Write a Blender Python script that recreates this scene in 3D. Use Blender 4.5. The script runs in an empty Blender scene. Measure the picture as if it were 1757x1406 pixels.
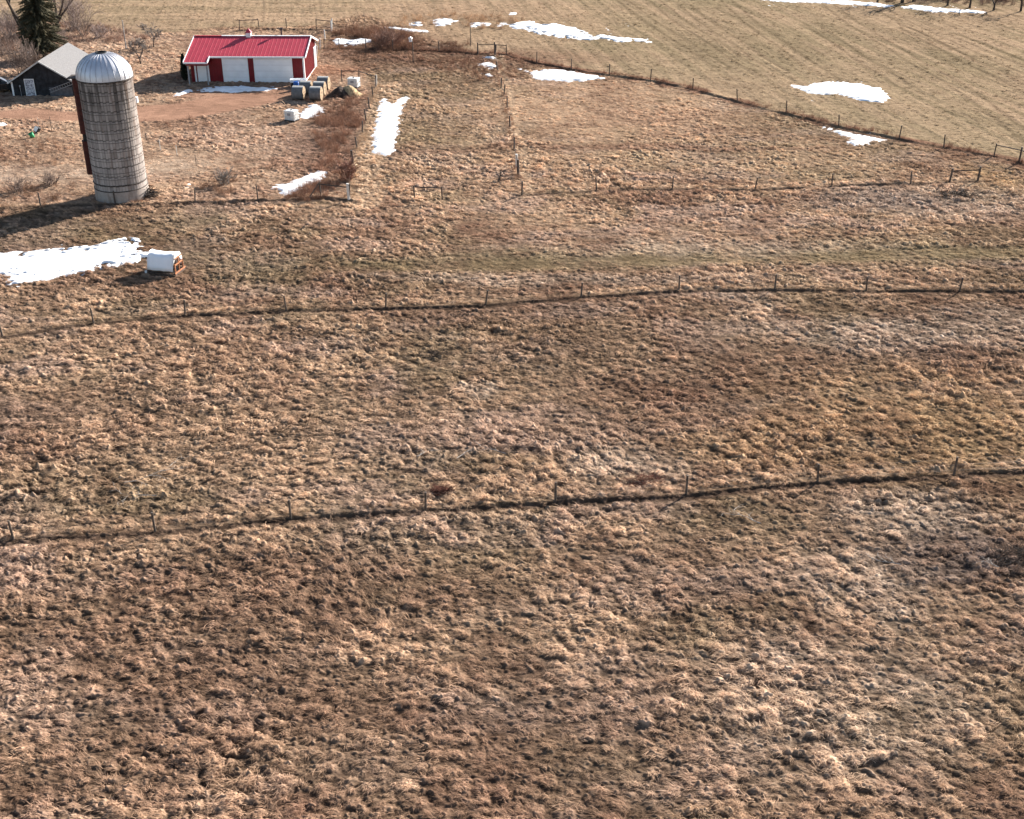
import bpy, math, random
import numpy as np
from mathutils import Vector, Matrix
sc = bpy.context.scene
R = math.radians
random.seed(7)
rng = np.random.default_rng(11)

# ------------------------------------------------------------------ camera
CX, CY, FOC, CAMH = 878.5, 703.0, 2100.0, 32.0
TH = math.atan(1103/2100)
cam_d = bpy.data.cameras.new('camera'); cam = bpy.data.objects.new('camera', cam_d)
sc.collection.objects.link(cam); sc.camera = cam
cam_d.sensor_width = 36; cam_d.lens = 36*FOC/1757; cam_d.clip_end = 9000; cam_d.clip_start = 0.5
cam.location = (0, 0, CAMH); cam.rotation_euler = (math.pi/2-TH, 0, 0)

# ------------------------------------------------------------------ sky and sun
SUN_EL = R(23); SUN_AZ = R(42)          # azimuth clockwise from +Y
world = bpy.data.worlds.new('World'); sc.world = world; world.use_nodes = True
wn = world.node_tree.nodes; bg = wn['Background']
sky = wn.new('ShaderNodeTexSky'); sky.sky_type = 'NISHITA'; sky.sun_disc = False
sky.sun_elevation = SUN_EL; sky.sun_rotation = SUN_AZ
world.node_tree.links.new(sky.outputs[0], bg.inputs[0]); bg.inputs[1].default_value = 0.062
sun_d = bpy.data.lights.new('sun', 'SUN'); sun_d.energy = 5.0; sun_d.angle = R(0.5); sun_d.color = (1, .945, .88)
sun = bpy.data.objects.new('sun', sun_d); sc.collection.objects.link(sun)
sv = Vector((math.sin(SUN_AZ)*math.cos(SUN_EL), math.cos(SUN_AZ)*math.cos(SUN_EL), math.sin(SUN_EL)))
sun.rotation_euler = sv.to_track_quat('Z', 'Y').to_euler()
sun.location = sv*300
sc.view_settings.view_transform = 'Standard'; sc.view_settings.look = 'None'
sc.view_settings.exposure = 1.66; sc.view_settings.gamma = 1
sc.cycles.use_denoising = True
sc.cycles.max_bounces = 5

# ------------------------------------------------------------------ helpers
def G(px, py):
    """ground point of a pixel of the survey photograph"""
    dx = (px-CX)/FOC; v = -(py-CY)/FOC
    y = math.cos(TH)+v*math.sin(TH); z = -math.sin(TH)+v*math.cos(TH)
    t = CAMH/-z
    return (t*dx, t*y)
def tag(o, label=None, cat=None, group=None, kind=None):
    if label: o['label'] = label
    if cat: o['category'] = cat
    if group: o['group'] = group
    if kind: o['kind'] = kind
    return o
def empty(name, loc, rz=0, label=None, cat=None, group=None):
    o = bpy.data.objects.new(name, None); sc.collection.objects.link(o)
    o.empty_display_size = .3; o.location = loc; o.rotation_euler = (0, 0, rz)
    return tag(o, label, cat, group)
class MB:
    def __init__(s): s.v = []; s.f = []
    def add(s, v, f):
        n = len(s.v); s.v += [tuple(p) for p in v]; s.f += [tuple(i+n for i in q) for q in f]
    def box(s, x0, x1, y0, y1, z0, z1, M=None):
        v = [Vector((x, y, z)) for x in (x0, x1) for y in (y0, y1) for z in (z0, z1)]
        if M: v = [M @ p for p in v]
        s.add(v, [(0,1,3,2),(4,6,7,5),(0,4,5,1),(2,3,7,6),(0,2,6,4),(1,5,7,3)])
    def tube(s, p0, p1, r0, r1=None, n=6, cap=True):
        p0 = Vector(p0); p1 = Vector(p1); r1 = r0 if r1 is None else r1
        d = (p1-p0); 
        if d.length < 1e-6: return
        d.normalize(); a = d.orthogonal().normalized(); b = d.cross(a)
        v = []
        for p, r in ((p0, r0), (p1, r1)):
            for k in range(n):
                t = 2*math.pi*k/n; v.append(p+a*(r*math.cos(t))+b*(r*math.sin(t)))
        f = [(k, (k+1) % n, n+(k+1) % n, n+k) for k in range(n)]
        if cap: f += [tuple(range(n-1, -1, -1)), tuple(range(n, 2*n))]
        s.add(v, f)
    def bar(s, p0, p1, w, h):
        p0 = Vector(p0); p1 = Vector(p1); d = (p1-p0).normalized()
        up = Vector((0,0,1)) if abs(d.z) < .9 else Vector((0,1,0))
        a = d.cross(up).normalized(); b = a.cross(d)
        v = [p+a*(i*w/2)+b*(j*h/2) for p in (p0, p1) for i, j in ((-1,-1),(1,-1),(1,1),(-1,1))]
        s.add(v, [(3,2,1,0),(4,5,6,7),(0,1,5,4),(1,2,6,5),(2,3,7,6),(3,0,4,7)])
    def prism(s, poly, y0, y1):      # polygon in x,z extruded along y
        n = len(poly)
        v = [(x, y0, z) for x, z in poly]+[(x, y1, z) for x, z in poly]
        f = [tuple(range(n)), tuple(range(2*n-1, n-1, -1))]
        f += [(k, n+k, n+(k+1) % n, (k+1) % n) for k in range(n)]
        s.add(v, f)
    def lathe(s, prof, n=24, cx=0, cy=0):
        v = []
        for r, z in prof:
            for k in range(n):
                t = 2*math.pi*k/n; v.append((cx+r*math.cos(t), cy+r*math.sin(t), z))
        f = []
        for i in range(len(prof)-1):
            for k in range(n):
                f.append((i*n+k, i*n+(k+1) % n, (i+1)*n+(k+1) % n, (i+1)*n+k))
        s.add(v, f)
    def build(s, name, mat, parent=None, smooth=False, bevel=0, loc=None):
        me = bpy.data.meshes.new(name); me.from_pydata(s.v, [], s.f); me.update()
        if smooth: me.polygons.foreach_set('use_smooth', [True]*len(me.polygons))
        if mat: me.materials.append(mat)
        o = bpy.data.objects.new(name, me); sc.collection.objects.link(o)
        if parent: o.parent = parent
        if loc: o.location = loc
        if bevel:
            m = o.modifiers.new('edge', 'BEVEL'); m.width = bevel; m.segments = 2; m.limit_method = 'ANGLE'
        return o
def part_copy(o, parent, loc, rot=None):
    c = o.copy(); sc.collection.objects.link(c); c.parent = parent; c.location = loc
    if rot is not None: c.rotation_euler = rot
    return c
def copy_tree(o, parent=None):
    c = o.copy(); sc.collection.objects.link(c)
    if parent is not None: c.parent = parent
    for ch in list(o.children): copy_tree(ch, c)
    return c

# ------------------------------------------------------------------ materials
def mat(name, col, rough=.8, metal=0, spec=.3, var=.12, scale=3.0, bump=0, bscale=20, col2=None, transl=0, detail=5):
    m = bpy.data.materials.new(name); m.use_nodes = True
    nt = m.node_tree; N = nt.nodes; L = nt.links; b = N['Principled BSDF']
    b.inputs['Roughness'].default_value = rough; b.inputs['Metallic'].default_value = metal
    b.inputs['Specular IOR Level'].default_value = spec
    tc = N.new('ShaderNodeTexCoord'); nz = N.new('ShaderNodeTexNoise'); nz.inputs['Scale'].default_value = scale; nz.inputs['Detail'].default_value = detail
    L.new(tc.outputs['Object'], nz.inputs['Vector'])
    mx = N.new('ShaderNodeMix'); mx.data_type = 'RGBA'
    c2 = col2 or tuple(c*(1-2*var) for c in col); c1 = tuple(min(1, c*(1+var)) for c in col) if not col2 else col
    mx.inputs['A'].default_value = (*c1, 1); mx.inputs['B'].default_value = (*c2, 1)
    mr = N.new('ShaderNodeMapRange'); mr.inputs['From Min'].default_value = .35; mr.inputs['From Max'].default_value = .65
    L.new(nz.outputs['Fac'], mr.inputs['Value']); L.new(mr.outputs[0], mx.inputs['Factor'])
    L.new(mx.outputs['Result'], b.inputs['Base Color'])
    if bump:
        n2 = N.new('ShaderNodeTexNoise'); n2.inputs['Scale'].default_value = bscale; n2.inputs['Detail'].default_value = 6
        L.new(tc.outputs['Object'], n2.inputs['Vector'])
        bp = N.new('ShaderNodeBump'); bp.inputs['Strength'].default_value = bump; bp.inputs['Distance'].default_value = .05
        L.new(n2.outputs['Fac'], bp.inputs['Height']); L.new(bp.outputs[0], b.inputs['Normal'])
    return m
def attr_mat(name, attr, kind='GEOMETRY', var=.3, scale=(9, 9, 9), rough=1.0, transl=0.0, spec=.0, bump=0, bscale=30):
    m = bpy.data.materials.new(name); m.use_nodes = True
    nt = m.node_tree; N = nt.nodes; L = nt.links; b = N['Principled BSDF']
    b.inputs['Roughness'].default_value = rough; b.inputs['Specular IOR Level'].default_value = spec
    a = N.new('ShaderNodeAttribute'); a.attribute_type = kind; a.attribute_name = attr
    col = a.outputs['Color']
    if var:
        tc = N.new('ShaderNodeTexCoord'); mp = N.new('ShaderNodeMapping'); mp.inputs['Scale'].default_value = scale
        nz = N.new('ShaderNodeTexNoise'); nz.inputs['Scale'].default_value = 1; nz.inputs['Detail'].default_value = 6; nz.inputs['Roughness'].default_value = .7
        L.new(tc.outputs['Object'], mp.inputs[0]); L.new(mp.outputs[0], nz.inputs['Vector'])
        mr = N.new('ShaderNodeMapRange'); mr.inputs['From Min'].default_value = .25; mr.inputs['From Max'].default_value = .75
        mr.inputs['To Min'].default_value = 1-var; mr.inputs['To Max'].default_value = 1+var
        L.new(nz.outputs['Fac'], mr.inputs['Value'])
        vm = N.new('ShaderNodeVectorMath'); vm.operation = 'SCALE'
        L.new(col, vm.inputs[0]); L.new(mr.outputs[0], vm.inputs['Scale']); col = vm.outputs[0]
        if bump:
            bp = N.new('ShaderNodeBump'); bp.inputs['Strength'].default_value = bump; bp.inputs['Distance'].default_value = .08
            L.new(nz.outputs['Fac'], bp.inputs['Height']); L.new(bp.outputs[0], b.inputs['Normal'])
    L.new(col, b.inputs['Base Color'])
    if transl:
        t = N.new('ShaderNodeBsdfTranslucent'); L.new(col, t.inputs['Color'])
        ms = N.new('ShaderNodeMixShader'); ms.inputs[0].default_value = transl
        L.new(b.outputs[0], ms.inputs[1]); L.new(t.outputs[0], ms.inputs[2])
        L.new(ms.outputs[0], N['Material Output'].inputs['Surface'])
    return m
M_ground = attr_mat('ground_thatch', 'Col', var=.38, scale=(7, 11, 7), bump=.6)
M_grass = attr_mat('dead_grass', 'icol', 'INSTANCER', var=0, transl=.28)
M_weed = attr_mat('dead_weed', 'icol', 'INSTANCER', var=0, transl=.12)
M_snow = mat('old_snow', (.86, .87, .89), rough=.7, scale=.8, bump=.35, bscale=5, col2=(.70, .69, .68), detail=8)
M_post2 = mat('dark_post', (.10, .078, .065), var=.3, scale=9, rough=.9)
M_post = mat('weathered_post', (.115, .09, .072), var=.3, scale=9, rough=.9)
M_postw = mat('pale_post', (.62, .6, .56), var=.15, scale=9, rough=.8)
M_wire = mat('fence_wire', (.16, .15, .14), rough=.5, metal=.6)
M_bark = mat('grey_bark', (.075, .058, .046), var=.3, scale=6, rough=.95, bump=.4)
M_twig = mat('bare_twigs', (.16, .115, .095), var=.25, scale=4, rough=.95)
M_twigg = mat('grey_twigs', (.2, .17, .15), var=.2, scale=4, rough=.95)
M_deadw = mat('bleached_wood', (.42, .37, .32), var=.25, scale=8, rough=.9)
M_needle = mat('spruce_needles', (.04, .042, .022), var=.5, scale=2.5, rough=.9, col2=(.12, .095, .05))
M_cedar = mat('cedar_needles', (.014, .018, .01), var=.4, scale=6, rough=.95)
M_red = mat('red_siding', (.17, .004, .010), var=.08, scale=2, rough=.5)
M_redroof = mat('red_metal_roof', (.42, .038, .062), var=.05, scale=1.2, rough=.6, spec=.25)
M_white = mat('white_paint', (.8, .8, .8), var=.03, scale=2, rough=.45)
M_door = mat('white_door', (.82, .82, .83), var=.03, scale=1.2, rough=.45)
M_grey = mat('grey_paint', (.3, .3, .31), var=.08, rough=.6)
M_black = mat('black_plastic', (.012, .012, .013), var=.1, rough=.6)
M_blacksid = mat('dark_siding', (.022, .023, .028), var=.35, scale=(2), rough=.75)
M_shingle = mat('grey_shingle', (.165, .16, .16), var=.1, scale=8, rough=.95, bump=.3, bscale=30)
M_galv = mat('galvanised_dome', (.6, .6, .63), var=.05, scale=2, rough=.48, metal=.55)
M_seam = mat('dome_seam', (.5, .5, .53), rough=.5, metal=.6)
M_hoop = mat('rusty_hoop', (.07, .055, .047), var=.3, scale=6, rough=.85)
M_chute = mat('rusty_red_chute', (.075, .018, .013), var=.25, scale=2.5, rough=.8)
M_tarp = mat('white_tarp', (.85, .86, .88), var=.02, scale=2, rough=.55, bump=.2, bscale=3)
M_lumber = mat('orange_lumber', (.42, .17, .08), var=.2, scale=6, rough=.8)
M_wrap = mat('grey_bale_wrap', (.14, .135, .135), var=.12, scale=4, rough=.7)
M_baletop = mat('pale_bale_top', (.42, .4, .37), var=.1, scale=4, rough=.8)
M_hay = mat('straw_face', (.38, .27, .17), var=.3, scale=7, rough=1, bump=.6, bscale=14)
M_blue = mat('blue_plastic', (.02, .10, .36), var=.1, rough=.4)
M_green = mat('green_plastic', (.03, .34, .13), var=.1, rough=.5)
M_tote = mat('tote_plastic', (.72, .71, .68), var=.06, scale=3, rough=.6)
M_cage = mat('tote_cage', (.68, .68, .68), rough=.5, metal=.2)
M_glass = mat('dark_glass', (.02, .025, .03), rough=.08, spec=.6, var=0)
M_windsh = mat('pale_windscreen', (.25, .29, .36), rough=.1, spec=.8, var=.1)
M_carpaint = mat('black_car_paint', (.012, .013, .016), rough=.25, spec=.6, var=.05)
M_lamp = mat('headlamp', (.8, .8, .8), rough=.2, var=0)
M_tyre = mat('tyre', (.02, .02, .02), rough=.9)
M_manure = mat('dark_manure', (.06, .04, .03), var=.35, scale=3, rough=1, bump=.6, bscale=9)
M_straw = mat('spread_straw', (.44, .31, .17), var=.3, scale=5, rough=1, bump=.6, bscale=12)
M_mot = mat('mottled_panel', (.62, .62, .66), rough=.6, scale=9, col2=(.16, .16, .19), detail=2)
M_rust = mat('rust_vent', (.05, .04, .04), rough=.8)

# ------------------------------------------------------------------ noise (numpy)
def _h(ix, iy, seed):
    h = (ix.astype(np.int64)*374761393+iy.astype(np.int64)*668265263+seed*974711) & 0xffffffff
    h = ((h ^ (h >> 13))*1274126177) & 0xffffffff
    h = (h ^ (h >> 16))
    return ((h & 0xffffff)/16777216.0).astype(np.float32)
def vn(x, y, s):
    ix = np.floor(x); iy = np.floor(y); fx = (x-ix).astype(np.float32); fy = (y-iy).astype(np.float32)
    fx = fx*fx*fx*(fx*(fx*6-15)+10); fy = fy*fy*fy*(fy*(fy*6-15)+10)
    a = _h(ix, iy, s); b = _h(ix+1, iy, s); c = _h(ix, iy+1, s); d = _h(ix+1, iy+1, s)
    return (a+(b-a)*fx)*(1-fy)+(c+(d-c)*fx)*fy
def fbm(x, y, s, o=3):
    t = 0; a = 1; w = 0
    for k in range(o):
        t = t+a*vn(x*2**k+17.3*k, y*2**k-9.1*k, s+k); w += a; a *= .5
    return t/w
def sm(a, b, x):
    t = np.clip((x-a)/(b-a), 0, 1); return t*t*(3-2*t)
def domes(x, y, size, s, rmin, rmax, keep):
    """irregular tussock domes: one per jittered cell"""
    gx = x/size; gy = y/size; ix = np.floor(gx); iy = np.floor(gy)
    out = np.zeros(x.shape, np.float32)
    for dx in (-1, 0, 1):
        for dy in (-1, 0, 1):
            jx = ix+dx; jy = iy+dy
            cx = jx+_h(jx, jy, s); cy = jy+_h(jx, jy, s+1)
            a = _h(jx, jy, s+2); r = rmin+(rmax-rmin)*_h(jx, jy, s+3)
            an = (_h(jx, jy, s+4)-.5)*2.2+.5
            ca = np.cos(an); sa = np.sin(an)
            ux = (gx-cx)*ca+(gy-cy)*sa; uy = -(gx-cx)*sa+(gy-cy)*ca
            s_ = (gx-cx)*-.67+(gy-cy)*-.74
            d2 = (ux*ux*.75+uy*uy*1.3)/(r*r)
            d2 = d2+np.where(s_ > 0, 5.0*s_*s_/(r*r), 0)
            k = np.clip((a-(1-keep))/keep, 0, 1)
            out = np.maximum(out, np.where(a > 1-keep, .35+.65*k, 0)*np.clip(1-d2, 0, 1)**.75)
    return out
def polymask(x, y, poly):
    """signed distance (positive inside) to polygon"""
    P = np.array(poly, np.float32); n = len(P)
    best = np.full(x.shape, 1e9, np.float32); ins = np.zeros(x.shape, bool)
    for i in range(n):
        ax, ay = P[i]; bx, by = P[(i+1) % n]
        ex, ey = bx-ax, by-ay; t = np.clip(((x-ax)*ex+(y-ay)*ey)/(ex*ex+ey*ey+1e-9), 0, 1)
        best = np.minimum(best, (x-ax-t*ex)**2+(y-ay-t*ey)**2)
        c = ((ay > y) != (by > y)) & (x < (bx-ax)*(y-ay)/(by-ay+1e-12)+ax)
        ins ^= c
    d = np.sqrt(best); return np.where(ins, d, -d)
def linedist(x, y, pts):
    """signed distance to polyline (positive on its left) and position along it"""
    best = np.full(x.shape, 1e9, np.float32); sg = np.zeros(x.shape, np.float32); al = np.zeros(x.shape, np.float32); L0 = 0
    for (ax, ay), (bx, by) in zip(pts[:-1], pts[1:]):
        ex, ey = bx-ax, by-ay; L = math.hypot(ex, ey)
        t = ((x-ax)*ex+(y-ay)*ey)/(L*L); tc = np.clip(t, 0, 1)
        d = np.hypot(x-ax-tc*ex, y-ay-tc*ey); c = (ex*(y-ay)-ey*(x-ax))
        m = d < best
        best = np.where(m, d, best); sg = np.where(m, np.sign(c), sg); al = np.where(m, L0+tc*L, al); L0 += L
    return best*sg, al

# ------------------------------------------------------------------ the layout (surveyed points)
def P(*a): return [G(a[i], a[i+1]) for i in range(0, len(a), 2)]
F1 = P(-215,945, 24,929, 266.5,913, 499.5,892.5, 730.5,876, 953,864, 1177,850, 1402.5,829, 1636.5,816, 1875,803)
F2 = P(-150,601, 5,579, 161,556, 318,542, 492,535, 662,531, 833,525, 997,511, 1165,500, 1329,498.5, 1486,500, 1646,501, 1806,503)
F3 = P(895,336, 1024,328, 1154,325, 1295,327.5, 1427,320, 1562.5,316.5, 1629,314.5, 1677,313)
F3L = P(-60,362, 70,355, 198,351.5, 335,350, 443,346.5, 551,340, 599,346)
F3G = P(711.7,344, 759,344)
F4 = P(599,346, 605.5,284, 613,257, 621.5,229, 628,207, 634,187, 640,168, 645,150)
F5 = P(895.5,336, 889,302, 887,288, 882,258, 875,220, 870,185, 864.6,165, 859.5,153, 854,124, 849,97)
F6 = P(556,84, 582.6,84.5, 628,85, 674,86.5, 709,88, 753.5,89.5, 820,94, 849,94, 868.7,96, 921,110, 980.6,121, 1045.5,130, 1116,140, 1188.5,154.5, 1265,175.6, 1348.6,196.6, 1439,219.5, 1542.4,240.5, 1619,254.6, 1705,270, 1748,280, 1800,300, 1900,345)
F7 = P(411,54, 445,52, 492,51.5, 543,52, 569,54)
F8 = P(569,56, 558,72, 549,86, 543,100, 538,116)
DRIVE = [P(-200,188, 0,189, 60,189, 140,190, 230,183, 300,176, 350,168, 385,162, 470,160, 500,166, 470,178, 380,192, 310,207, 230,211, 140,207, 0,206, -200,207),
         P(300,165, 345,150, 440,150, 505,146, 515,165, 480,172, 360,180)]
FARF = F6[6:] + P(2200,470, 2600,300, 2600,-60, 700,-80, 610,20, 700,50, 760,75)   # stubble field beyond the curved fence
FARL = P(-300,-60, 700,-60, 640,22, 560,45, 400,47, 240,60, 150,40, -300,30)
snow_px = {
 'big': [0,437,60,433,100,428,150,425,185,416,215,412,236,413,239,424,232,437,262,434,268,446,235,452,180,458,150,467,100,478,60,484,25,491,14,483,22,475,-60,470,-60,440],
 'long': [652,174,658,170,664,175,672,180,684,171,697,167,704,168,694,183,687,205,683,225,680,240,675,262,668,268,655,267,640,260,641,235,645,215,648,195],
 'brush': [471,322,480,317,496,316,512,310,527,303,550,295,558,297,553,304,540,316,518,322,503,331,492,334,483,331],
 'tote': [514,197,520,191,527,187,532,181,543,181,555,188,552,192,545,194,543,199,534,202,524,202],
 'garage': [344,155,362,151,400,148.5,440,150,472,151,476,153,458,157,400,158.5,350,157.5],
 'garage2': [299,165,308,159,322,155,331,157,318,161,302,166],
 'gate': [570,70,581,66.5,601,71,620,66,641,70.5,625,76,605,78,578,76.5],
 'reed': [659,47,678,48,702,51.5,733,53,734,55,709,55.5,684,52],
 'mound1': [701,41,722,38,723,44,711,45],
 'mound2': [745,36,762,32.5,784,36,779,40,760,45,748,44],
 'mound3': [806,40.5,840,41,837,45.5,810,46],
 'mound4': [856,43,864,39,870,44,858,46],
 'strip': [874,43,896,39,907,37,916,39,926,44,950,41,981,48,1000,54,1018,63,1032,60,1056,65,1083,66.5,1080,72.5,1046,71,1032,66.5,1011,69,990,68,967,65,919,57,902,50,881,50],
 'strip_end': [1086,67,1103,69,1114,72,1110,74,1092,71],
 'cap': [874,23.5,884,21.5,887,25.5,876,26],
 'fence': [892,120,905,124,915,124,936,122,950,120.5,974,123,1008,129,1037,135,1011,138,990,140,932,138,916,133,911,126],
 'ditch1': [823,99,840,97.5,851,99,851,103,838,101.5],
 'ditch2': [819,111,840,108.5,850,111.5,852,119,842,120,834,115],
 'ditch3': [830,127,838,127.5,845,131,838,133],
 'field': [1356,147,1370,149,1382,150,1407,144,1431,140,1473,145,1512,154,1524,169,1512,177,1477,172,1438,161.5,1414,162,1383,158.5],
 'bank': [1413,219.5,1424,222,1442,224.7,1470,232,1518,242,1490,247,1466,250,1452,246,1463,241.5,1438,228],
 'tree1': [1290,-3,1360,-1,1400,1,1460,3,1500,6,1534,11,1520,12.5,1480,9,1400,5,1330,3],
 'tree2': [1549,12,1574,10,1602,14,1650,18,1690,20.5,1685,23,1602,21,1553,14],
 'spot1': [204,128.5,216,128,219,131,208,132],
 'spot2': [320,318,326,316,328,320,322,321],
 'yard': [-20,213,6,214,17,216,12,218,-20,220],
}
snow_polys = {k: [G(v[i], v[i+1]) for i in range(0, len(v), 2)] for k, v in snow_px.items()}

# ------------------------------------------------------------------ terrain
BASEX = {'amp': 1}
def ell(x, y, px, py, rx, ry, soft=.5):
    cx, cy = G(px, py)
    d = np.sqrt(((x-cx)/rx)**2+((y-cy)/ry)**2)
    return np.clip(1-sm(1-soft, 1+soft, d), 0, 1)
def wpert(x, y):
    return x+2.5*(fbm(x/5, y/5, 301, 3)-.5), y+2.5*(fbm(x/5, y/5, 311, 3)-.5)
def regions(x, y):
    """soft masks for the kinds of ground"""
    wx, wy = wpert(x, y)
    d = {}
    d['drive'] = np.maximum(sm(-.5, .7, polymask(wx, wy, DRIVE[0])), .75*sm(-1.2, 1.2, polymask(wx, wy, DRIVE[1])))
    d['far'] = np.maximum(sm(-.6, .8, polymask(x, y, FARF)), sm(-1, 1, polymask(wx, wy, FARL)))
    d['yard'] = sm(-.5, .5, polymask(x, y, P(-400,360, 200,352, 450,347, 599,346, 622,229, 645,150, 560,60, 410,50, 240,58, -400,40)))
    d['snow'] = np.zeros(x.shape, np.float32)
    for k, p in snow_polys.items():
        X = np.array(p); m = (x > X[:,0].min()-2) & (x < X[:,0].max()+2) & (y > X[:,1].min()-2) & (y < X[:,1].max()+2)
        if m.any():
            d['snow'][m] = np.maximum(d['snow'][m], sm(-.3, .6, polymask(x[m], y[m], p)))
    return d
TRAILS = [P(1225,385, 1262,450, 1290,530, 1330,640), P(935,960, 958,1030, 985,1140), P(175,600, 160,760, 130,900), P(1440,980, 1470,1080, 1490,1200), P(590,580, 575,700, 560,820)]
BAND = P(600,462, 760,456, 1000,452, 1250,444, 1500,440, 1800,430)
BANKS = [(F1, .125, 1.6, 1), (F2, .115, 1.6, 1), (F3, .12, 1.4, 1), (F3L, .18, 1.4, 1), (F6, .16, 2.0, 1), (F7, .28, 1.5, 1)]
def banks(x, y):
    h = np.zeros(x.shape, np.float32)
    for pts, amp, w, s in BANKS:
        X = np.array(pts)
        m = (x > X[:,0].min()-4) & (x < X[:,0].max()+4) & (y > X[:,1].min()-4) & (y < X[:,1].max()+4)
        if not m.any(): continue
        xm, ym = x[m], y[m]
        d, al = linedist(xm+.2*(fbm(xm/1.2, ym/1.2, 41, 2)-.5), ym+.35*(fbm(xm/2.5, ym/1.5, 43, 3)-.5), pts)
        a = amp*(.5+.7*sm(.3, .62, fbm(al/3.2, al*0+3, 51, 2)))
        up = np.where(d >= 0, np.clip(1-d/w, 0, 1)**1.4, np.clip(1+d/.13, 0, 1))
        h[m] = np.maximum(h[m], a*up)
    return h
def rough_amp(x, y, r):
    a = .75+.5*sm(.35, .7, fbm(x/9, y/9, 61, 2))
    a = a*(1-.5*ell(x, y, 1050, 185, 16, 16, .4))*(1-.25*sm(-1, 1, y-82)*(1-sm(0, 2, y-97)))
    for pts in (F1, F2, F3, F6):
        X = np.array(pts); m = (y > X[:,1].min()-2) & (y < X[:,1].max()+2)
        if m.any():
            d_, _ = linedist(x[m], y[m], pts); a[m] *= 1-.62*sm(-.75, -.45, d_)*(1-sm(.1, .5, d_))
    d_, _ = linedist(x, y+.6*(fbm(x/6, y/6, 63, 2)-.5), BAND); a = a*(1-.55*(1-sm(.7, 1.3, np.abs(d_))))
    a = a*(1-r['far'])+.26*r['far']
    a = a*(1-.93*r['drive'])
    a = a*(1-.33*r['yard']*(1-r['drive']))*(1-.6*np.maximum(ell(x, y, 60, 300, 10, 3, .5), ell(x, y, 300, 280, 5, 4, .5)))
    return a*(1-.6*r['snow'])
def terrain(x, y, full=False, r=None):
    x = x.astype(np.float32); y = y.astype(np.float32)
    r = r or regions(x, y)
    wx = x+.34*(fbm(x/.55, y/.55, 71, 2)-.5)+.10*(vn(x/.13, y/.13, 72)-.5)
    wy = y+.34*(fbm(x/.55, y/.55, 75, 2)-.5)+.10*(vn(x/.13, y/.13, 76)-.5)
    a = rough_amp(x, y, r)
    dn = sm(.36, .64, fbm(x/3.1, y/3.1, 81, 2))          # clustering of tussocks
    t = .23*domes(wx, wy, .62, 101, .38, .70, .8)*(.62+.38*dn)
    t = np.maximum(t, .17*domes(wx+5.3, wy+2.1, .35, 131, .40, .74, .8)*(.5+.5*dn))
    t = t+.06*domes(wx+1.3, wy+8.1, .26, 171, .4, .75, .75)
    t = t+.05*(fbm(x/.34, y/.13, 151, 2)-.5)*2
    t = t*(1+.9*(vn(x/.13, y/.08, 191)-.5))
    h = a*t
    h = h+.10*(fbm(x/4.0, y/4.0, 161, 2)-.5)*(1-.5*r['drive'])
    # stubble rows of the far field
    ux, uy = .93, -.37
    h = h+r['far']*.06*(fbm((x*.985+y*.17)/.5, (y*.985-x*.17)/9, 181, 2)-.5)
    h = h+banks(x, y)
    return (h, t, r, a) if full else h
def gz(x, y):
    """ground height under a thing (tussocks smoothed away)"""
    xs = np.array([x+dx for dx in (-.2, 0, .2) for _ in range(3)], np.float32); ys = np.array([y+dy for _ in range(3) for dy in (-.2, 0, .2)], np.float32)
    return float(np.median(terrain(xs, ys)))
C_ = lambda *c: np.array(c, np.float32)
STRAW = C_(.465, .32, .205); BROWN = C_(.265, .16, .105); GREEN = C_(.255, .20, .115); PINK = C_(.44, .31, .225)
PALE = C_(.58, .45, .33); REDW = C_(.215, .12, .08); DIRT = C_(.40, .235, .155); STUB = C_(.42, .30, .19); OLIVE = C_(.345, .265, .16); GREY = C_(.24, .185, .15)
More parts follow.
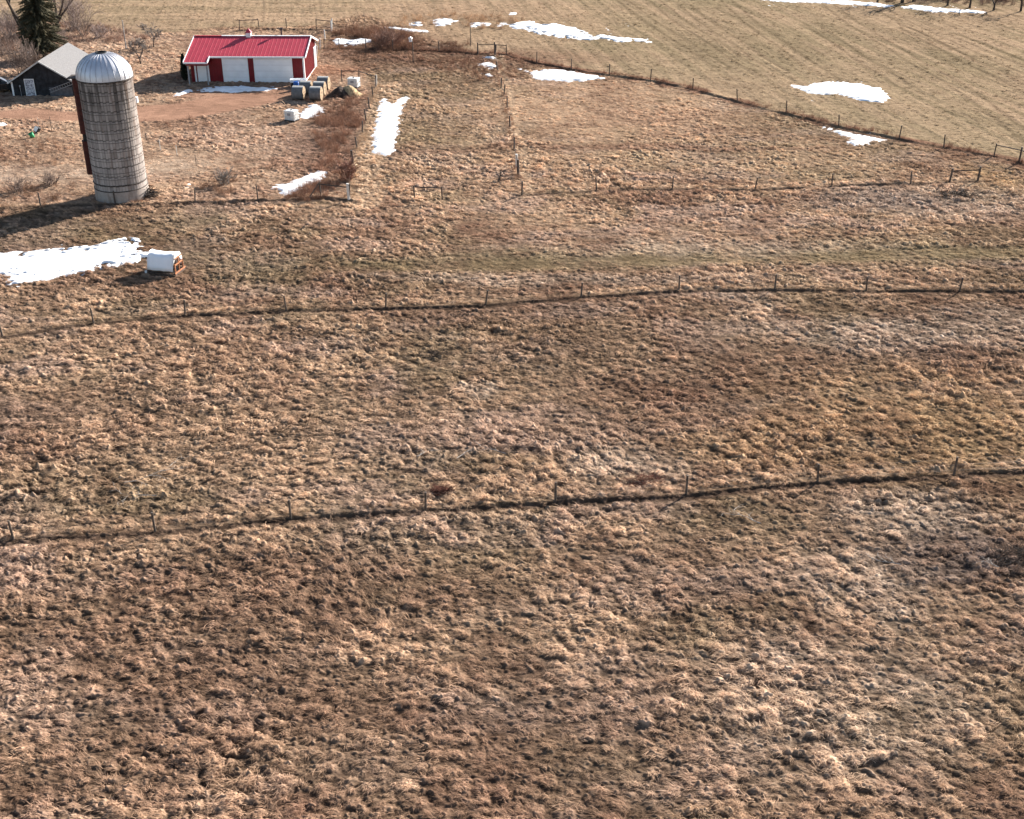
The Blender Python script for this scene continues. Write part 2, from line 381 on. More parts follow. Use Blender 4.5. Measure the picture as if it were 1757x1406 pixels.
PATCH = [  # photo point, radii in metres, colour, strength
 (830,600,9,4,GREEN,.55),(120,850,6,3.2,GREEN,.55),(800,785,3.5,1.4,GREEN,.5),(240,880,4,1.5,GREEN,.35),(1270,885,3,2,GREEN,.6),(760,455,13,1.6,GREEN,.6),
 (1250,440,25,2,OLIVE,.75),(1560,430,9,2.5,OLIVE,.7),(250,395,13,4,GREEN,.55),(420,455,8,3.5,GREEN,.55),(760,230,5,12,GREEN,.45),(770,150,8,7,GREEN,.4),
 (1010,1310,2.2,1.6,GREEN,.55),(1240,1080,3,2,OLIVE,.5),(1400,140,20,14,OLIVE,.5),(1200,70,18,14,GREEN,.35),(1490,210,14,5,OLIVE,.6),(1340,270,14,7,OLIVE,.4),
 (1550,575,9,2.6,PALE,.75),(1570,885,3.8,2.2,PALE,.75),(832,670,1,1.2,PALE,.8),(1085,800,3,1.6,PALE,.6),(1620,345,8,4,PALE,.6),(1250,425,11,1.6,PALE,.5),
 (1470,1000,2.5,3,PALE,.6),(960,480,14,1.1,PALE,.55),(1720,545,4,2,PALE,.6),(1050,185,15,14,STRAW,.6),(1290,520,1.6,5,PALE,.4),(780,540,6,2,BROWN,.5),
 (1660,960,4,2.2,GREY,.75),(1500,345,6,3,GREY,.6),(1480,760,10,3,C_(.48,.32,.18),.75),(1560,680,8,4,C_(.48,.32,.18),.75),(1720,760,5,4,C_(.48,.33,.18),.7),(1100,700,5,3,BROWN,.5),(230,1080,7,4,BROWN*.9,.75),(420,1220,6,3,BROWN*.95,.7),(150,1330,5,2.5,BROWN,.6),(760,1290,5,2,BROWN,.55),(380,680,7,4,STRAW,.5),(130,720,6,4,BROWN,.45),(1350,620,6,3,BROWN,.5),(960,600,5,3,BROWN,.4),(1220,1330,5,2,STRAW,.4),(600,1330,4,1.5,STRAW,.45),
 (560,1000,9,2.2,BROWN*.95,.65),(1100,1010,4,1.2,PINK,.5),(1030,1190,3,2.5,PINK,.5),(1450,1200,5,3.5,PALE,.5),(760,740,7,1.8,PINK,.5),(1640,620,3,2,BROWN,.6),
 (50,300,9,2.5,PALE,.55),(290,290,4,3,PALE,.55),(230,310,3,2,PINK,.4),(570,250,4.5,11,REDW*.9,.9),(590,185,4,9,REDW,.7),(480,240,8,7,PINK,.4),(300,215,5,3,REDW,.5),
 (60,265,7,3,BROWN,.5),(560,120,4,3,C_(.42,.21,.12),.55),(610,100,7,8,BROWN,.5),(640,68,9,9,REDW,.8),(780,38,18,12,C_(.40,.27,.17),.7),(820,100,14,5,REDW,.7),(60,80,12,20,PINK,.45),
 (1050,255,22,1.1,BROWN,.8),(720,262,7,.9,BROWN,.7),(1350,20,30,25,OLIVE,.3),(600,25,40,12,STRAW,.4),(900,50,10,8,OLIVE,.4),(1710,305,3,4,C_(.42,.29,.15),.6),
]
def colour(x, y, t=None, r=None):
    x = x.astype(np.float32); y = y.astype(np.float32); r = r or regions(x, y)
    wx, wy = wpert(x, y)
    n1 = fbm(x/14, y/14, 201, 3)[:, None]; n2 = fbm(x/3.5, y/3.5, 211, 3)[:, None]; n3 = fbm(x/.9, y/.9, 221, 3)[:, None]; n4 = fbm(x/6, y/3, 231, 3)[:, None]
    c = BROWN+(STRAW-BROWN)*sm(.30, .66, .5*n1+.32*n2+.18*n3)
    c = c+(PINK-c)*.7*sm(.5, .72, n4)
    c = c+(GREEN-c)*.35*sm(.58, .76, fbm(x/5, y/5, 241, 4))[:, None]
    yd = r['yard'][:, None]; yc = BROWN*1.1+(C_(.46,.32,.215)-BROWN*1.1)*sm(.22, .6, .5*n2+.5*n3); yc = yc+(REDW-yc)*.35*sm(.5, .68, n4)
    c = c+(yc-c)*.75*yd
    fr = r['far'][:, None]
    lf = sm(-22, -12, x-.02*(y-150)+0*y)[:, None]; x_, x = x, x+5*(fbm(x/45, y/45, 275, 2)-.5); fs = lf*fbm((x*.985+y*.17)/.9, (y*.985-x*.17)/30, 251, 3)[:, None]+(1-lf)*fbm(x/25, y/1.3, 255, 3)[:, None]; x = x_
    fc = OLIVE+(STUB-OLIVE)*sm(.3, .66, .55*n1+.45*fs); fc = fc*(.85+.26*sm(.25, .75, fs))
    c = c+(fc-c)*fr
    for px, py, rx, ry, col, s in PATCH:
        m = s*(.75 if col is GREEN else 1)*ell(wx, wy, px, py, rx, ry, .55)[:, None]
        c = c+(col-c)*m*(.55+.45*sm(.3, .6, n3))
    d, al = linedist(x, y+.6*(fbm(x/6, y/6, 63, 2)-.5), BAND); m = (1-sm(.7, 1.8, np.abs(d)))[:, None]*sm(.3, .6, fbm(x/5, y/5, 67, 2))[:, None]; c = c+(C_(.33,.25,.14)-c)*m*.6
    for pts in TRAILS:
        d, al = linedist(x+.9*(fbm(x/4, y/4, 69, 2)-.5), y, pts); m = (1-sm(.4, 1.1, np.abs(d)))[:, None]*sm(.3, .55, fbm(x/2.5, y/2.5, 70, 2))[:, None]; c = c+(STRAW*1.12-c)*m*.4
    for pts, lo, hi, k in ((F4, -2.9, .1, .95), (F5, -1.1, .2, .9), (F8, -1, .3, .6)):
        d, al = linedist(x+.5*(fbm(x/1.5, y/1.5, 65, 2)-.5), y, pts); m = (sm(lo-.3, lo+.3, d)*(1-sm(hi-.15, hi+.15, d)))[:, None]; c = c+(C_(.52,.37,.24)-c)*m*k
    # pale crest of uncut grass along the fences
    for pts, amp, w, s in BANKS:
        d, al = linedist(x, y, pts)
        m = (sm(-.2, .1, d)*(1-sm(.5, 1.6, d)))[:, None]*sm(.3, .6, fbm(x/3, y/3, 261, 2))[:, None]
        c = c+((STRAW*1.2 if pts is not F6 else REDW*1.2)-c)*m*.8
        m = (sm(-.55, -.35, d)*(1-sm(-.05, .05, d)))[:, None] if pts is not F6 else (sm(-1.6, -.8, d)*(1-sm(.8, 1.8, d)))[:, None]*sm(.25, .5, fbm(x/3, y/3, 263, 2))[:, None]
        c = c+((C_(.18, .12, .085) if pts is not F6 else REDW)-c)*m*.75  # shade under the banks put into the colour; curved fence gets brown verge
    # tractor tracks in the stubble
    for a, b in TRACKS:
        d, al = linedist(x+.5*(vn(y/9, y*0, 271)-.5)+3*(vn(y/45, y*0+1, 273)-.5), y, [a, b])
        c = c*(1-.28*(r['far']*np.exp(-(np.abs(np.abs(d)-.85)/.28)**2))[:, None])
    dr = r['drive'][:, None]; dc = DIRT*(.8+.45*n2)
    c = c+(dc-c)*dr
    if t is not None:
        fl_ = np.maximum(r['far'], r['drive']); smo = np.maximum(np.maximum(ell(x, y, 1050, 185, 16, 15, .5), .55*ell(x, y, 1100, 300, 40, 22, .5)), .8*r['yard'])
        c = c*((.24+.30*smo+3.7*np.clip(t, 0, .21))*(1-fl_)+.61*fl_)[:, None]  # hollows between tussocks darkened, tops lightened: shade put into the colour
    stk = fbm(x/.9, y/.14, 281, 3)[:, None]
    return np.clip(c*C_(1.0, .98, 1.0)*(.86+.28*n3)*(.62+.76*stk), .01, 1)
TRACKS = [(G(1050,-10), G(1235,115)), (G(1105,-10), G(1290,120)), (G(1393,40), G(1540,148)), (G(1230,-10), G(1460,170)), (G(1400,-5), G(1800,260)), (G(1520,20), G(1800,160)), (G(1175,10), G(1333,123)), (G(1560,50), G(1850,210)), (G(1640,60), G(1850,150))]

NU, NV = 1500, 1750
u_in = np.linspace(-1, 1, NU); u_out = 1+np.cumsum(.02*1.32**np.arange(20))
u = np.concatenate([-u_out[::-1], u_in, u_out])
y_in = np.exp(np.linspace(math.log(27.5), math.log(216), NV))
y_far = 216+np.cumsum(.6*1.30**np.arange(34)); y_near = 27.5-np.cumsum(.4*1.4**np.arange(16))
yy = np.concatenate([y_near[::-1], y_in, y_far])
hw = .44*np.maximum(yy*math.cos(TH)+CAMH*math.sin(TH), 25)+6
Xg = (u[None, :]*hw[:, None]).astype(np.float32); Yg = np.repeat(yy[:, None], len(u), 1).astype(np.float32)
xf, yf = Xg.ravel(), Yg.ravel()
h, t, r, a_ = terrain(xf, yf, True)
inner = ((np.abs(xf) < 1.02*np.repeat(hw, len(u))) & (yf > 27) & (yf < 217))
zf = np.where(inner, h, 0).astype(np.float32)
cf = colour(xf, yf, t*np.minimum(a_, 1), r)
nr, nc = Xg.shape
me = bpy.data.meshes.new('ground')
me.vertices.add(nr*nc)
me.vertices.foreach_set('co', np.stack([xf, yf, zf], 1).ravel())
idx = np.arange(nr*nc, dtype=np.int32).reshape(nr, nc)
q = np.stack([idx[:-1, :-1], idx[:-1, 1:], idx[1:, 1:], idx[1:, :-1]], -1).reshape(-1, 4)
me.loops.add(q.size); me.loops.foreach_set('vertex_index', q.ravel())
me.polygons.add(len(q)); me.polygons.foreach_set('loop_start', np.arange(0, q.size, 4, dtype=np.int32))
me.update(calc_edges=True)
me.polygons.foreach_set('use_smooth', np.ones(len(q), bool))
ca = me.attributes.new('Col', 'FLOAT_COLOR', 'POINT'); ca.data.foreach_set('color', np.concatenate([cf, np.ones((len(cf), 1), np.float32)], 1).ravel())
me.materials.append(M_ground)
ground = bpy.data.objects.new('ground', me); sc.collection.objects.link(ground); tag(ground, kind='structure')
del Xg, Yg, q, idx

# ------------------------------------------------------------------ grass tufts and weeds (scattered stuff)
def tuft_mesh(name, n, lmin, lmax, e0, e1, bias, w, material, spread=.1, seed=0):
    rn = random.Random(seed); b = MB()
    for k in range(n):
        az = rn.gauss(0, bias); L = rn.uniform(lmin, lmax); el0 = R(rn.uniform(*e0)); el1 = R(rn.uniform(*e1))
        p = Vector((rn.gauss(0, spread), rn.gauss(0, spread), -.02)); ww = w*rn.uniform(.6, 1.4)
        side = Vector((-math.sin(az), math.cos(az), rn.uniform(-.5, .5))).normalized()
        v = [p-side*ww/2, p+side*ww/2]; f = []; S = 3
        for s in range(1, S+1):
            el = el0+(el1-el0)*(s-.5)/S; az2 = az+rn.gauss(0, .12)
            p = p+Vector((math.cos(az2)*math.cos(el), math.sin(az2)*math.cos(el), math.sin(el)))*(L/S)
            k2 = ww/2*(1-.28*s)
            v += [p-side*k2, p+side*k2]; f.append((2*s-2, 2*s-1, 2*s+1, 2*s))
        b.add(v, f)
    me = bpy.data.meshes.new(name); me.from_pydata(b.v, [], b.f); me.materials.append(material)
    return me
def scatter(name, x, y, z, rz, s, col, idx, protos, material, label=None):
    colx = bpy.data.collections.new(name+'_kinds')
    for k, m_ in enumerate(protos):
        colx.objects.link(bpy.data.objects.new('%s_kind_%02d' % (name, k), m_))
    me = bpy.data.meshes.new(name); n = len(x); me.vertices.add(n)
    me.vertices.foreach_set('co', np.stack([x, y, z], 1).astype(np.float32).ravel())
    for nm, ty, dat, key in (('rz', 'FLOAT_VECTOR', rz, 'vector'), ('sc', 'FLOAT_VECTOR', s, 'vector'), ('idx', 'INT', idx, 'value')):
        at = me.attributes.new(nm, ty, 'POINT'); at.data.foreach_set(key, np.ascontiguousarray(dat, dtype=np.int32 if ty == 'INT' else np.float32).ravel())
    at = me.attributes.new('icol', 'FLOAT_COLOR', 'POINT'); at.data.foreach_set('color', np.concatenate([col, np.ones((n, 1))], 1).astype(np.float32).ravel())
    me.materials.append(material)
    o = bpy.data.objects.new(name, me); sc.collection.objects.link(o)
    ng = bpy.data.node_groups.new(name+'_nodes', 'GeometryNodeTree')
    ng.interface.new_socket('Geometry', in_out='INPUT', socket_type='NodeSocketGeometry'); ng.interface.new_socket('Geometry', in_out='OUTPUT', socket_type='NodeSocketGeometry')
    N = ng.nodes; L = ng.links
    gi = N.new('NodeGroupInput'); go = N.new('NodeGroupOutput'); ip = N.new('GeometryNodeInstanceOnPoints'); ci = N.new('GeometryNodeCollectionInfo')
    ci.inputs['Collection'].default_value = colx; ci.inputs['Separate Children'].default_value = True; ci.inputs['Reset Children'].default_value = True
    def na(nm, ty):
        a = N.new('GeometryNodeInputNamedAttribute'); a.data_type = ty; a.inputs['Name'].default_value = nm; return a.outputs['Attribute']
    L.new(gi.outputs[0], ip.inputs['Points']); L.new(ci.outputs[0], ip.inputs['Instance']); ip.inputs['Pick Instance'].default_value = True
    L.new(na('idx', 'INT'), ip.inputs['Instance Index']); L.new(na('rz', 'FLOAT_VECTOR'), ip.inputs['Rotation']); L.new(na('sc', 'FLOAT_VECTOR'), ip.inputs['Scale'])
    L.new(ip.outputs[0], go.inputs[0])
    md = o.modifiers.new('scatter', 'NODES'); md.node_group = ng
    return tag(o, label, kind='stuff')
protos = []
for k in range(6): protos.append(tuft_mesh('grass_flat', 16, .2, .46, (10, 45), (-40, -5), .5, .024, M_grass, .12, 10+k))
for k in range(4): protos.append(tuft_mesh('grass_arched', 16, .2, .4, (35, 75), (-60, -20), .9, .024, M_grass, .09, 30+k))
def candidates(n, ylo, yhi):
    Y = rng.uniform(ylo, yhi, n); hwY = .43*(Y*math.cos(TH)+CAMH*math.sin(TH))+3
    return (rng.uniform(-1, 1, n)*hwY).astype(np.float32), Y.astype(np.float32)
gx, gy = [], []
for ylo, yhi, dens in ((29, 60, 58), (60, 90, 32), (90, 130, 15), (130, 215, 6)):
    hm = .43*((ylo+yhi)/2*math.cos(TH)+CAMH*math.sin(TH))+3
    x_, y_ = candidates(int(2*hm*(yhi-ylo)*dens), ylo, yhi); gx.append(x_); gy.append(y_)
gx = np.concatenate(gx); gy = np.concatenate(gy)
gh, gt, gr, ga = terrain(gx, gy, True)
keepm = rng.random(len(gx)) < (.12+5.5*np.clip(gt-.02, 0, .16))*(1-.96*gr['drive'])*(1-.97*gr['snow'])*(1-.55*gr['far'])*(1-.15*gr['yard'])
def no_build(x, y):
    m = np.ones(x.shape, bool)
    for x0, x1, y0, y1 in ((-37.2, -23.2, 139.6, 150.2), (-55.6, -47.2, 134.4, 146), (-26.3, -23.2, 81, 83.6)):
        m &= ~((x > x0) & (x < x1) & (y > y0) & (y < y1))
    return m & (np.hypot(x+32.74, y-99.53) > 2.3)
for pts in (F1, F2, F3, F6):
    d_, _ = linedist(gx, gy, pts); keepm &= ~((d_ > -.4) & (d_ < -.05) & (rng.random(len(gx)) < .75))
keepm &= no_build(gx, gy)
gx, gy, gh, gt, ga = gx[keepm], gy[keepm], gh[keepm], gt[keepm], ga[keepm]
gr = {k: v[keepm] for k, v in gr.items()}
gc = colour(gx, gy, gt+.05, gr)*rng.uniform(.85, 1.35, (len(gx), 1))*1.15  # tufts carry the same painted hollow shade in their colour
flow = math.pi+.35+2.2*(fbm(gx/7, gy/7, 401, 3)-.5)+rng.normal(0, .45, len(gx))
gs = rng.uniform(.65, 1.25, len(gx))*np.clip(.55+.5*ga, .3, 1.15)*np.where(gy > 130, 1.6, np.where(gy > 90, 1.25, np.where(gy < 58, .8, 1)))
n = len(gx)
scatter('grass', gx, gy, gh-.01, np.stack([rng.normal(0, .12, n), rng.normal(0, .12, n), flow], 1), np.stack([gs, gs, gs*rng.uniform(.7, 1.2, n)], 1), gc, rng.integers(0, len(protos), n), protos, M_grass)
# tall weeds and brush
wprotos = [tuft_mesh('weed_tall', 40, .5, 1.05, (55, 88), (25, 75), 3.0, .016, M_weed, .16, 60+k) for k in range(5)] + [tuft_mesh('weed_bent', 44, .45, .9, (40, 80), (-20, 40), 2.0, .017, M_weed, .16, 70+k) for k in range(4)]
WEEDS = [  # polygon, density per m2, scale, colour
 (P(552,205, 613,192, 601,240, 588,335, 566,348, 490,348, 525,320, 556,298, 530,262, 545,232), 5.8, .95, REDW*1.2),
 (P(545,160, 622,168, 616,195, 606,215, 550,207, 515,190), 4, .8, REDW*1.05),
 (P(470,347, 590,345, 560,338, 520,336), 3, .7, BROWN*.8),
 (P(575,58, 640,48, 700,60, 705,92, 650,86, 640,72, 600,62), 4.5, 1.35, REDW*1.05),
 (P(700,75, 800,76, 816,92, 706,88), 3.0, .9, REDW*.9),
 (P(640,44, 700,28, 770,22, 880,30, 905,36, 870,50, 790,47, 730,44, 690,47), 1.5, 1.0, C_(.44,.29,.18)),
 (P(700,104, 790,100, 850,104, 912,118, 905,135, 830,138, 780,124), 2.6, .8, REDW),
 (P(-40,235, 90,240, 130,265, 100,295, 20,290, -40,285), 1.3, .8, BROWN),
 (P(345,300, 410,305, 420,325, 370,335, 340,325), 3, .85, BROWN*1.0),
 (P(260,205, 320,205, 320,222, 260,222), 2, .7, REDW),
 (P(-60,45, 150,40, 260,62, 250,80, 160,72, 90,95, -60,85), 1.8, 1.0, C_(.25,.16,.12)),
 (P(0,322, 160,312, 165,340, 60,350, -20,360), 1.6, .7, BROWN*.9),
 (P(1740,10, 1840,20, 1840,-20, 1480,-30, 1500,2, 1640,8), 1.6, 1.2, C_(.2,.13,.1)),
 (P(600,85, 690,88, 700,105, 600,105, 560,95), 1.4, .8, BROWN),
 (P(1400,345, 1540,325, 1690,330, 1690,350, 1500,360), .5, .5, GREY),
]
wx_, wy_, wc_, ws_ = [], [], [], []
for poly, dens, s, c in WEEDS:
    A = np.array(poly); x0, y0 = A.min(0)-1; x1, y1 = A.max(0)+1; n = int((x1-x0)*(y1-y0)*dens)
    x = rng.uniform(x0, x1, n).astype(np.float32); y = rng.uniform(y0, y1, n).astype(np.float32)
    m = polymask(x, y, poly)+1.6*(fbm(x/2, y/2, 501, 2)-.5)*2 > 0
    m &= rng.random(n) < .25+.95*sm(.35, .6, fbm(x/2.5, y/2.5, 511, 2))
    x, y = x[m], y[m]; wx_.append(x); wy_.append(y); ws_.append(np.full(len(x), s)*rng.uniform(.6, 1.25, len(x)))
    wc_.append(c[None]*rng.uniform(.7, 1.4, (len(x), 1)))
for pts, dens, s, c, off in ((F6, 5.5, .62, REDW*1.15, .55), (F1, 4, .36, STRAW, .35), (F2, 4, .36, STRAW, .35), (F3, 2.5, .4, STRAW*.8, .3), (F3L, 4, .5, BROWN, .3), (F4, 6, .55, STRAW*.9, .5), (F5, 5, .5, BROWN*1.2, .5), (F7, 4, .6, BROWN, .4), (F8, 4, .6, STRAW, .4)):
    for (ax, ay), (bx, by) in zip(pts[:-1], pts[1:]):
        L = math.hypot(bx-ax, by-ay); n = int(L*dens); tt = rng.random(n)
        x = (ax+(bx-ax)*tt+rng.normal(0, off*.5, n)).astype(np.float32); y = (ay+(by-ay)*tt+off*.5+np.abs(rng.normal(0, off*.7, n))).astype(np.float32)
        m = fbm(x/3, y/3, 521, 2) > .38
        x, y = x[m], y[m]; wx_.append(x); wy_.append(y); ws_.append(s*rng.uniform(.5, 1.3, len(x))); wc_.append(c[None]*rng.uniform(.7, 1.4, (len(x), 1)))
wx_ = np.concatenate(wx_); wy_ = np.concatenate(wy_); wc_ = np.concatenate(wc_); ws_ = np.concatenate(ws_)
m = no_build(wx_, wy_); rr = regions(wx_, wy_); m &= (rr['snow'] < .4) & (rr['drive'] < .3)
wx_, wy_, wc_, ws_ = wx_[m], wy_[m], wc_[m], ws_[m]; n = len(wx_)
scatter('dead_weeds', wx_, wy_, terrain(wx_, wy_), np.stack([rng.normal(0, .15, n), rng.normal(0, .15, n), rng.uniform(0, 6.28, n)], 1), np.stack([ws_]*3, 1), wc_, rng.integers(0, len(wprotos), n), wprotos, M_weed)

# ------------------------------------------------------------------ driveway sheet
A = np.concatenate([np.array(p) for p in DRIVE]); x0, y0 = A.min(0)-1; x1, y1 = A.max(0)+1; x0 = max(x0, -75)
nx, ny = int((x1-x0)/.16), int((y1-y0)/.16); X, Y = np.meshgrid(np.linspace(x0, x1, nx), np.linspace(y0, y1, ny)); x = X.ravel().astype(np.float32); y = Y.ravel().astype(np.float32)
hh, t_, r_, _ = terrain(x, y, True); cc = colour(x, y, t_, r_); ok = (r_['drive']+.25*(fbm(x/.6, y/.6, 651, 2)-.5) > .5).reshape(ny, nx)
id_ = np.arange(nx*ny).reshape(ny, nx); c = ok[:-1, :-1] & ok[1:, :-1] & ok[:-1, 1:] & ok[1:, 1:]
q = np.stack([id_[:-1, :-1], id_[:-1, 1:], id_[1:, 1:], id_[1:, :-1]], -1)[c]; used, inv = np.unique(q, return_inverse=True)
me = bpy.data.meshes.new('driveway'); me.from_pydata(np.stack([x[used], y[used], hh[used]+.012], 1).tolist(), [], inv.reshape(-1, 4).tolist()); me.polygons.foreach_set('use_smooth', [True]*len(me.polygons))
ca = me.attributes.new('Col', 'FLOAT_COLOR', 'POINT'); ca.data.foreach_set('color', np.concatenate([cc[used], np.ones((len(used), 1), np.float32)], 1).ravel()); me.materials.append(M_ground)
o = bpy.data.objects.new('driveway', me); sc.collection.objects.link(o); tag(o, kind='structure')

# ------------------------------------------------------------------ snow patches
snow_label = {
 'big': 'broad snow patch running past the white hoop coop', 'long': 'long narrow snow patch on the field side of the straw-edged wire fence',
 'brush': 'snow patch in the red brush by the fence corner', 'tote': 'lumpy snow patch beside the white tote near the bales',
 'garage': 'thin snow strip in the shade before the garage doors', 'garage2': 'small broken snow strip in the garage shadow by the driveway',
 'gate': 'snow patch behind the fence gate right of the red garage', 'reed': 'thin snow strip behind the tall reddish reeds',
 'mound1': 'snow patch at the reed end of the weedy mound', 'mound2': 'rounded snow patch high on the weedy mound', 'mound3': 'low snow patch at the middle foot of the mound',
 'mound4': 'tiny snow patch between the mound foot and the long ragged snow strip', 'strip': 'long ragged snow strip crossed by grass at the field edge',
 'strip_end': 'small tail of snow past the end of the ragged strip', 'cap': 'small snow patch on the top far edge of the mound',
 'fence': 'bright snow patch against the curved fence bank', 'ditch1': 'thin snow sliver under the fence brace where two fences meet',
 'ditch2': 'broken snow patch in the brown weeds left of the middle fence', 'ditch3': 'smallest snow scrap at the lower end of the brown weeds',
 'field': 'isolated snow patch out in the stubble field', 'bank': 'forked snow patch below the curved fence bank',
 'tree1': 'long white snow drift along the far tree line', 'tree2': 'tapering snow drift under the last far trees',
 'spot1': 'small snow spot just right of the silo dome', 'spot2': 'tiny snow spot in the weeds below the brush', 'yard': 'small snow patch cut by the left frame edge near the green bucket'}
def snow_patch(key):
    p = np.array(snow_polys[key]); x0, y0 = p.min(0)-.5; x1, y1 = p.max(0)+.5
    st = max(.07, min(.25, y0/900)); nx = int((x1-x0)/st)+2; ny = int((y1-y0)/st)+2
    X, Y = np.meshgrid(np.linspace(x0, x1, nx), np.linspace(y0, y1, ny)); x = X.ravel().astype(np.float32); y = Y.ravel().astype(np.float32)
    far = y0 > 120
    d = polymask(x+ (.3 if far else .2)*(fbm(x/.9, y/.9, 601, 3)-.5)*2, y+(.8 if far else .5)*(fbm(x/.9, y/.9, 611, 3)-.5)*2, snow_polys[key])+(.15 if key == 'brush' else -.03 if key == 'long' else .04)+.2*(fbm(x/.28, y/.28, 641, 2)-.5)
    th = np.clip(.02+.22*np.clip(d, -.35, .45)+.05*(fbm(x/1.3, y/1.3, 621, 3)-.5), -.1, .13)-(.26 if key == 'big' else .3 if key.startswith(('mound', 'strip', 'ditch', 'gate')) else .07)*sm(.60, .7, fbm(x/.55, y/.4, 631, 2))*(d < 1.2)
    base = .10*(fbm(x/4, y/4, 161, 2)-.5)+banks(x, y)*.9+.035
    z = base+th; ok = (th > -.055).reshape(ny, nx)
    id_ = np.arange(nx*ny).reshape(ny, nx); c = ok[:-1, :-1] | ok[1:, :-1] | ok[:-1, 1:] | ok[1:, 1:]
    q = np.stack([id_[:-1, :-1], id_[:-1, 1:], id_[1:, 1:], id_[1:, :-1]], -1)[c]
    used, inv = np.unique(q, return_inverse=True); cx, cy = p.mean(0)
    v = np.stack([x[used]-cx, y[used]-cy, z[used]], 1)
    me = bpy.data.meshes.new('snow_patch'); me.from_pydata(v.tolist(), [], inv.reshape(-1, 4).tolist()); me.polygons.foreach_set('use_smooth', [True]*len(me.polygons)); me.materials.append(M_snow)
    o = bpy.data.objects.new('snow_patch', me); sc.collection.objects.link(o); o.location = (cx, cy, 0)
    tag(o, snow_label[key], 'snow patch', 'melting snow patches')
for k in snow_polys: snow_patch(k)

# ------------------------------------------------------------------ garage
gl = Vector(( -36.65, 141.75, 0.02))
GW, GD, EH, RH = 12.95, 8.6, 3.0, 4.22; OV = .3
gar = empty('garage', gl, R(-.6), 'red metal garage with ribbed red roof, white trim and two wide white doors', 'garage')
mb = MB()
def wall_front():
    mb = MB(); mb.box(0, GW, -.06, 0, -.25, EH-.02); return mb
def gable(x0, x1):
    b = MB(); poly = [(0, -.25), (GD, -.25), (GD, EH-.03), (GD/2, RH-.06), (0, EH-.03)]
    v = [(x0, y, z) for y, z in poly]+[(x1, y, z) for y, z in poly]; n = 5
    b.add(v, [tuple(range(n)), tuple(range(2*n-1, n-1, -1))]+[(k, n+k, n+(k+1) % n, (k+1) % n) for k in range(n)]); return b
wall = MB(); wall.box(.0, GW, -.06, .06, -.25, EH-.05)
for k in range(int(GW/.3)): wall.box(k*.3+.12, k*.3+.16, -.085, -.061, -.2, EH-.06)       # siding ribs
wall.build('front_wall', M_red, gar)
for nm, x0, x1, xs in (('end_wall', GW-.06, GW, GW+.001), ('end_wall', 0, .06, -.026)):
    b = gable(x0, x1)
    for k in range(int(GD/.3)):
        y = k*.3+.1; zt = EH+ (RH-EH)*(1-abs(y-GD/2)/(GD/2))-.12; b.box(xs, xs+.025, y, y+.04, -.2, zt)
    b.build(nm, M_red, gar)
b = MB(); b.box(0, GW, GD-.06, GD, -.25, EH-.05); b.build('back_wall', M_red, gar)
# roof: ribbed sheets; the porch bay at the left carries its slope further down
sl = (RH-EH)/(GD/2)
def roof_z(y): return RH+.05-sl*abs(y-GD/2)
b = MB()
def slope(x0, x1, ya, yb, th=.06):
    za, zb = roof_z(ya), roof_z(yb)
    b.add([(x0, ya, za), (x1, ya, za), (x1, yb, zb), (x0, yb, zb), (x0, ya, za-th), (x1, ya, za-th), (x1, yb, zb-th), (x0, yb, zb-th)], [(0,1,2,3),(7,6,5,4),(0,4,5,1),(1,5,6,2),(2,6,7,3),(3,7,4,0)])
PX = 2.35; PY = -1.75
slope(PX, GW+OV, -OV-.1, GD/2); slope(-OV, PX, PY, GD/2); slope(-OV, GW+OV, GD/2, GD+OV)
k = -OV+.1
while k < GW+OV-.05:
    ya = PY if k < PX-.05 else -OV-.1
    for y0, y1 in ((ya, GD/2), (GD/2, GD+OV)):
        z0, z1 = roof_z(y0), roof_z(y1)
        b.add([(k, y0, z0+.002), (k+.07, y0, z0+.002), (k+.07, y1, z1+.002), (k, y1, z1+.002), (k+.02, y0, z0+.014), (k+.05, y0, z0+.014), (k+.05, y1, z1+.014), (k+.02, y1, z1+.014)], [(4,5,6,7),(0,4,7,3),(1,2,6,5),(0,1,5,4),(2,3,7,6)])
    k += .46
roof = b.build('roof', M_redroof, gar)
b = MB(); b.bar((2.9, GD/2, RH+.11), (GW+OV, GD/2, RH+.11), .26, .07); b.build('ridge_cap', M_white, roof)
b = MB(); b.bar((-OV, GD/2, RH+.10), (2.9, GD/2, RH+.10), .24, .05); b.build('ridge_cap', M_redroof, roof)
b = MB()
for x, ya in ((GW+OV+.03, -OV-.12), (-OV-.03, PY-.02)):
    b.bar((x, ya, roof_z(ya)-.03), (x, GD/2, RH+.03), .07, .2); b.bar((x, GD/2, RH+.03), (x, GD+OV, roof_z(GD+OV)-.03), .07, .2)
b.bar((PX+.03, PY-.02, roof_z(PY)-.03), (PX+.03, -OV-.1, roof_z(-OV-.1)-.03), .07, .2)
b.box(PX+.07, GW+OV+.06, -OV-.19, -OV-.105, roof_z(-OV-.1)-.17, roof_z(-OV-.1)-.005)
b.box(-OV, PX, PY-.085, PY-.005, roof_z(PY)-.17, roof_z(PY)-.005)
b.build('fascia', M_white, gar)
b = MB(); b.box(-.02, PX, PY+.05, PY+.17, 2.15, 2.42); b.box(-.02, .1, PY+.17, -.1, 2.15, 2.5); b.box(PX-.12, PX, PY+.17, -.1, 2.15, 2.5); b.build('porch_beam', M_red, gar)
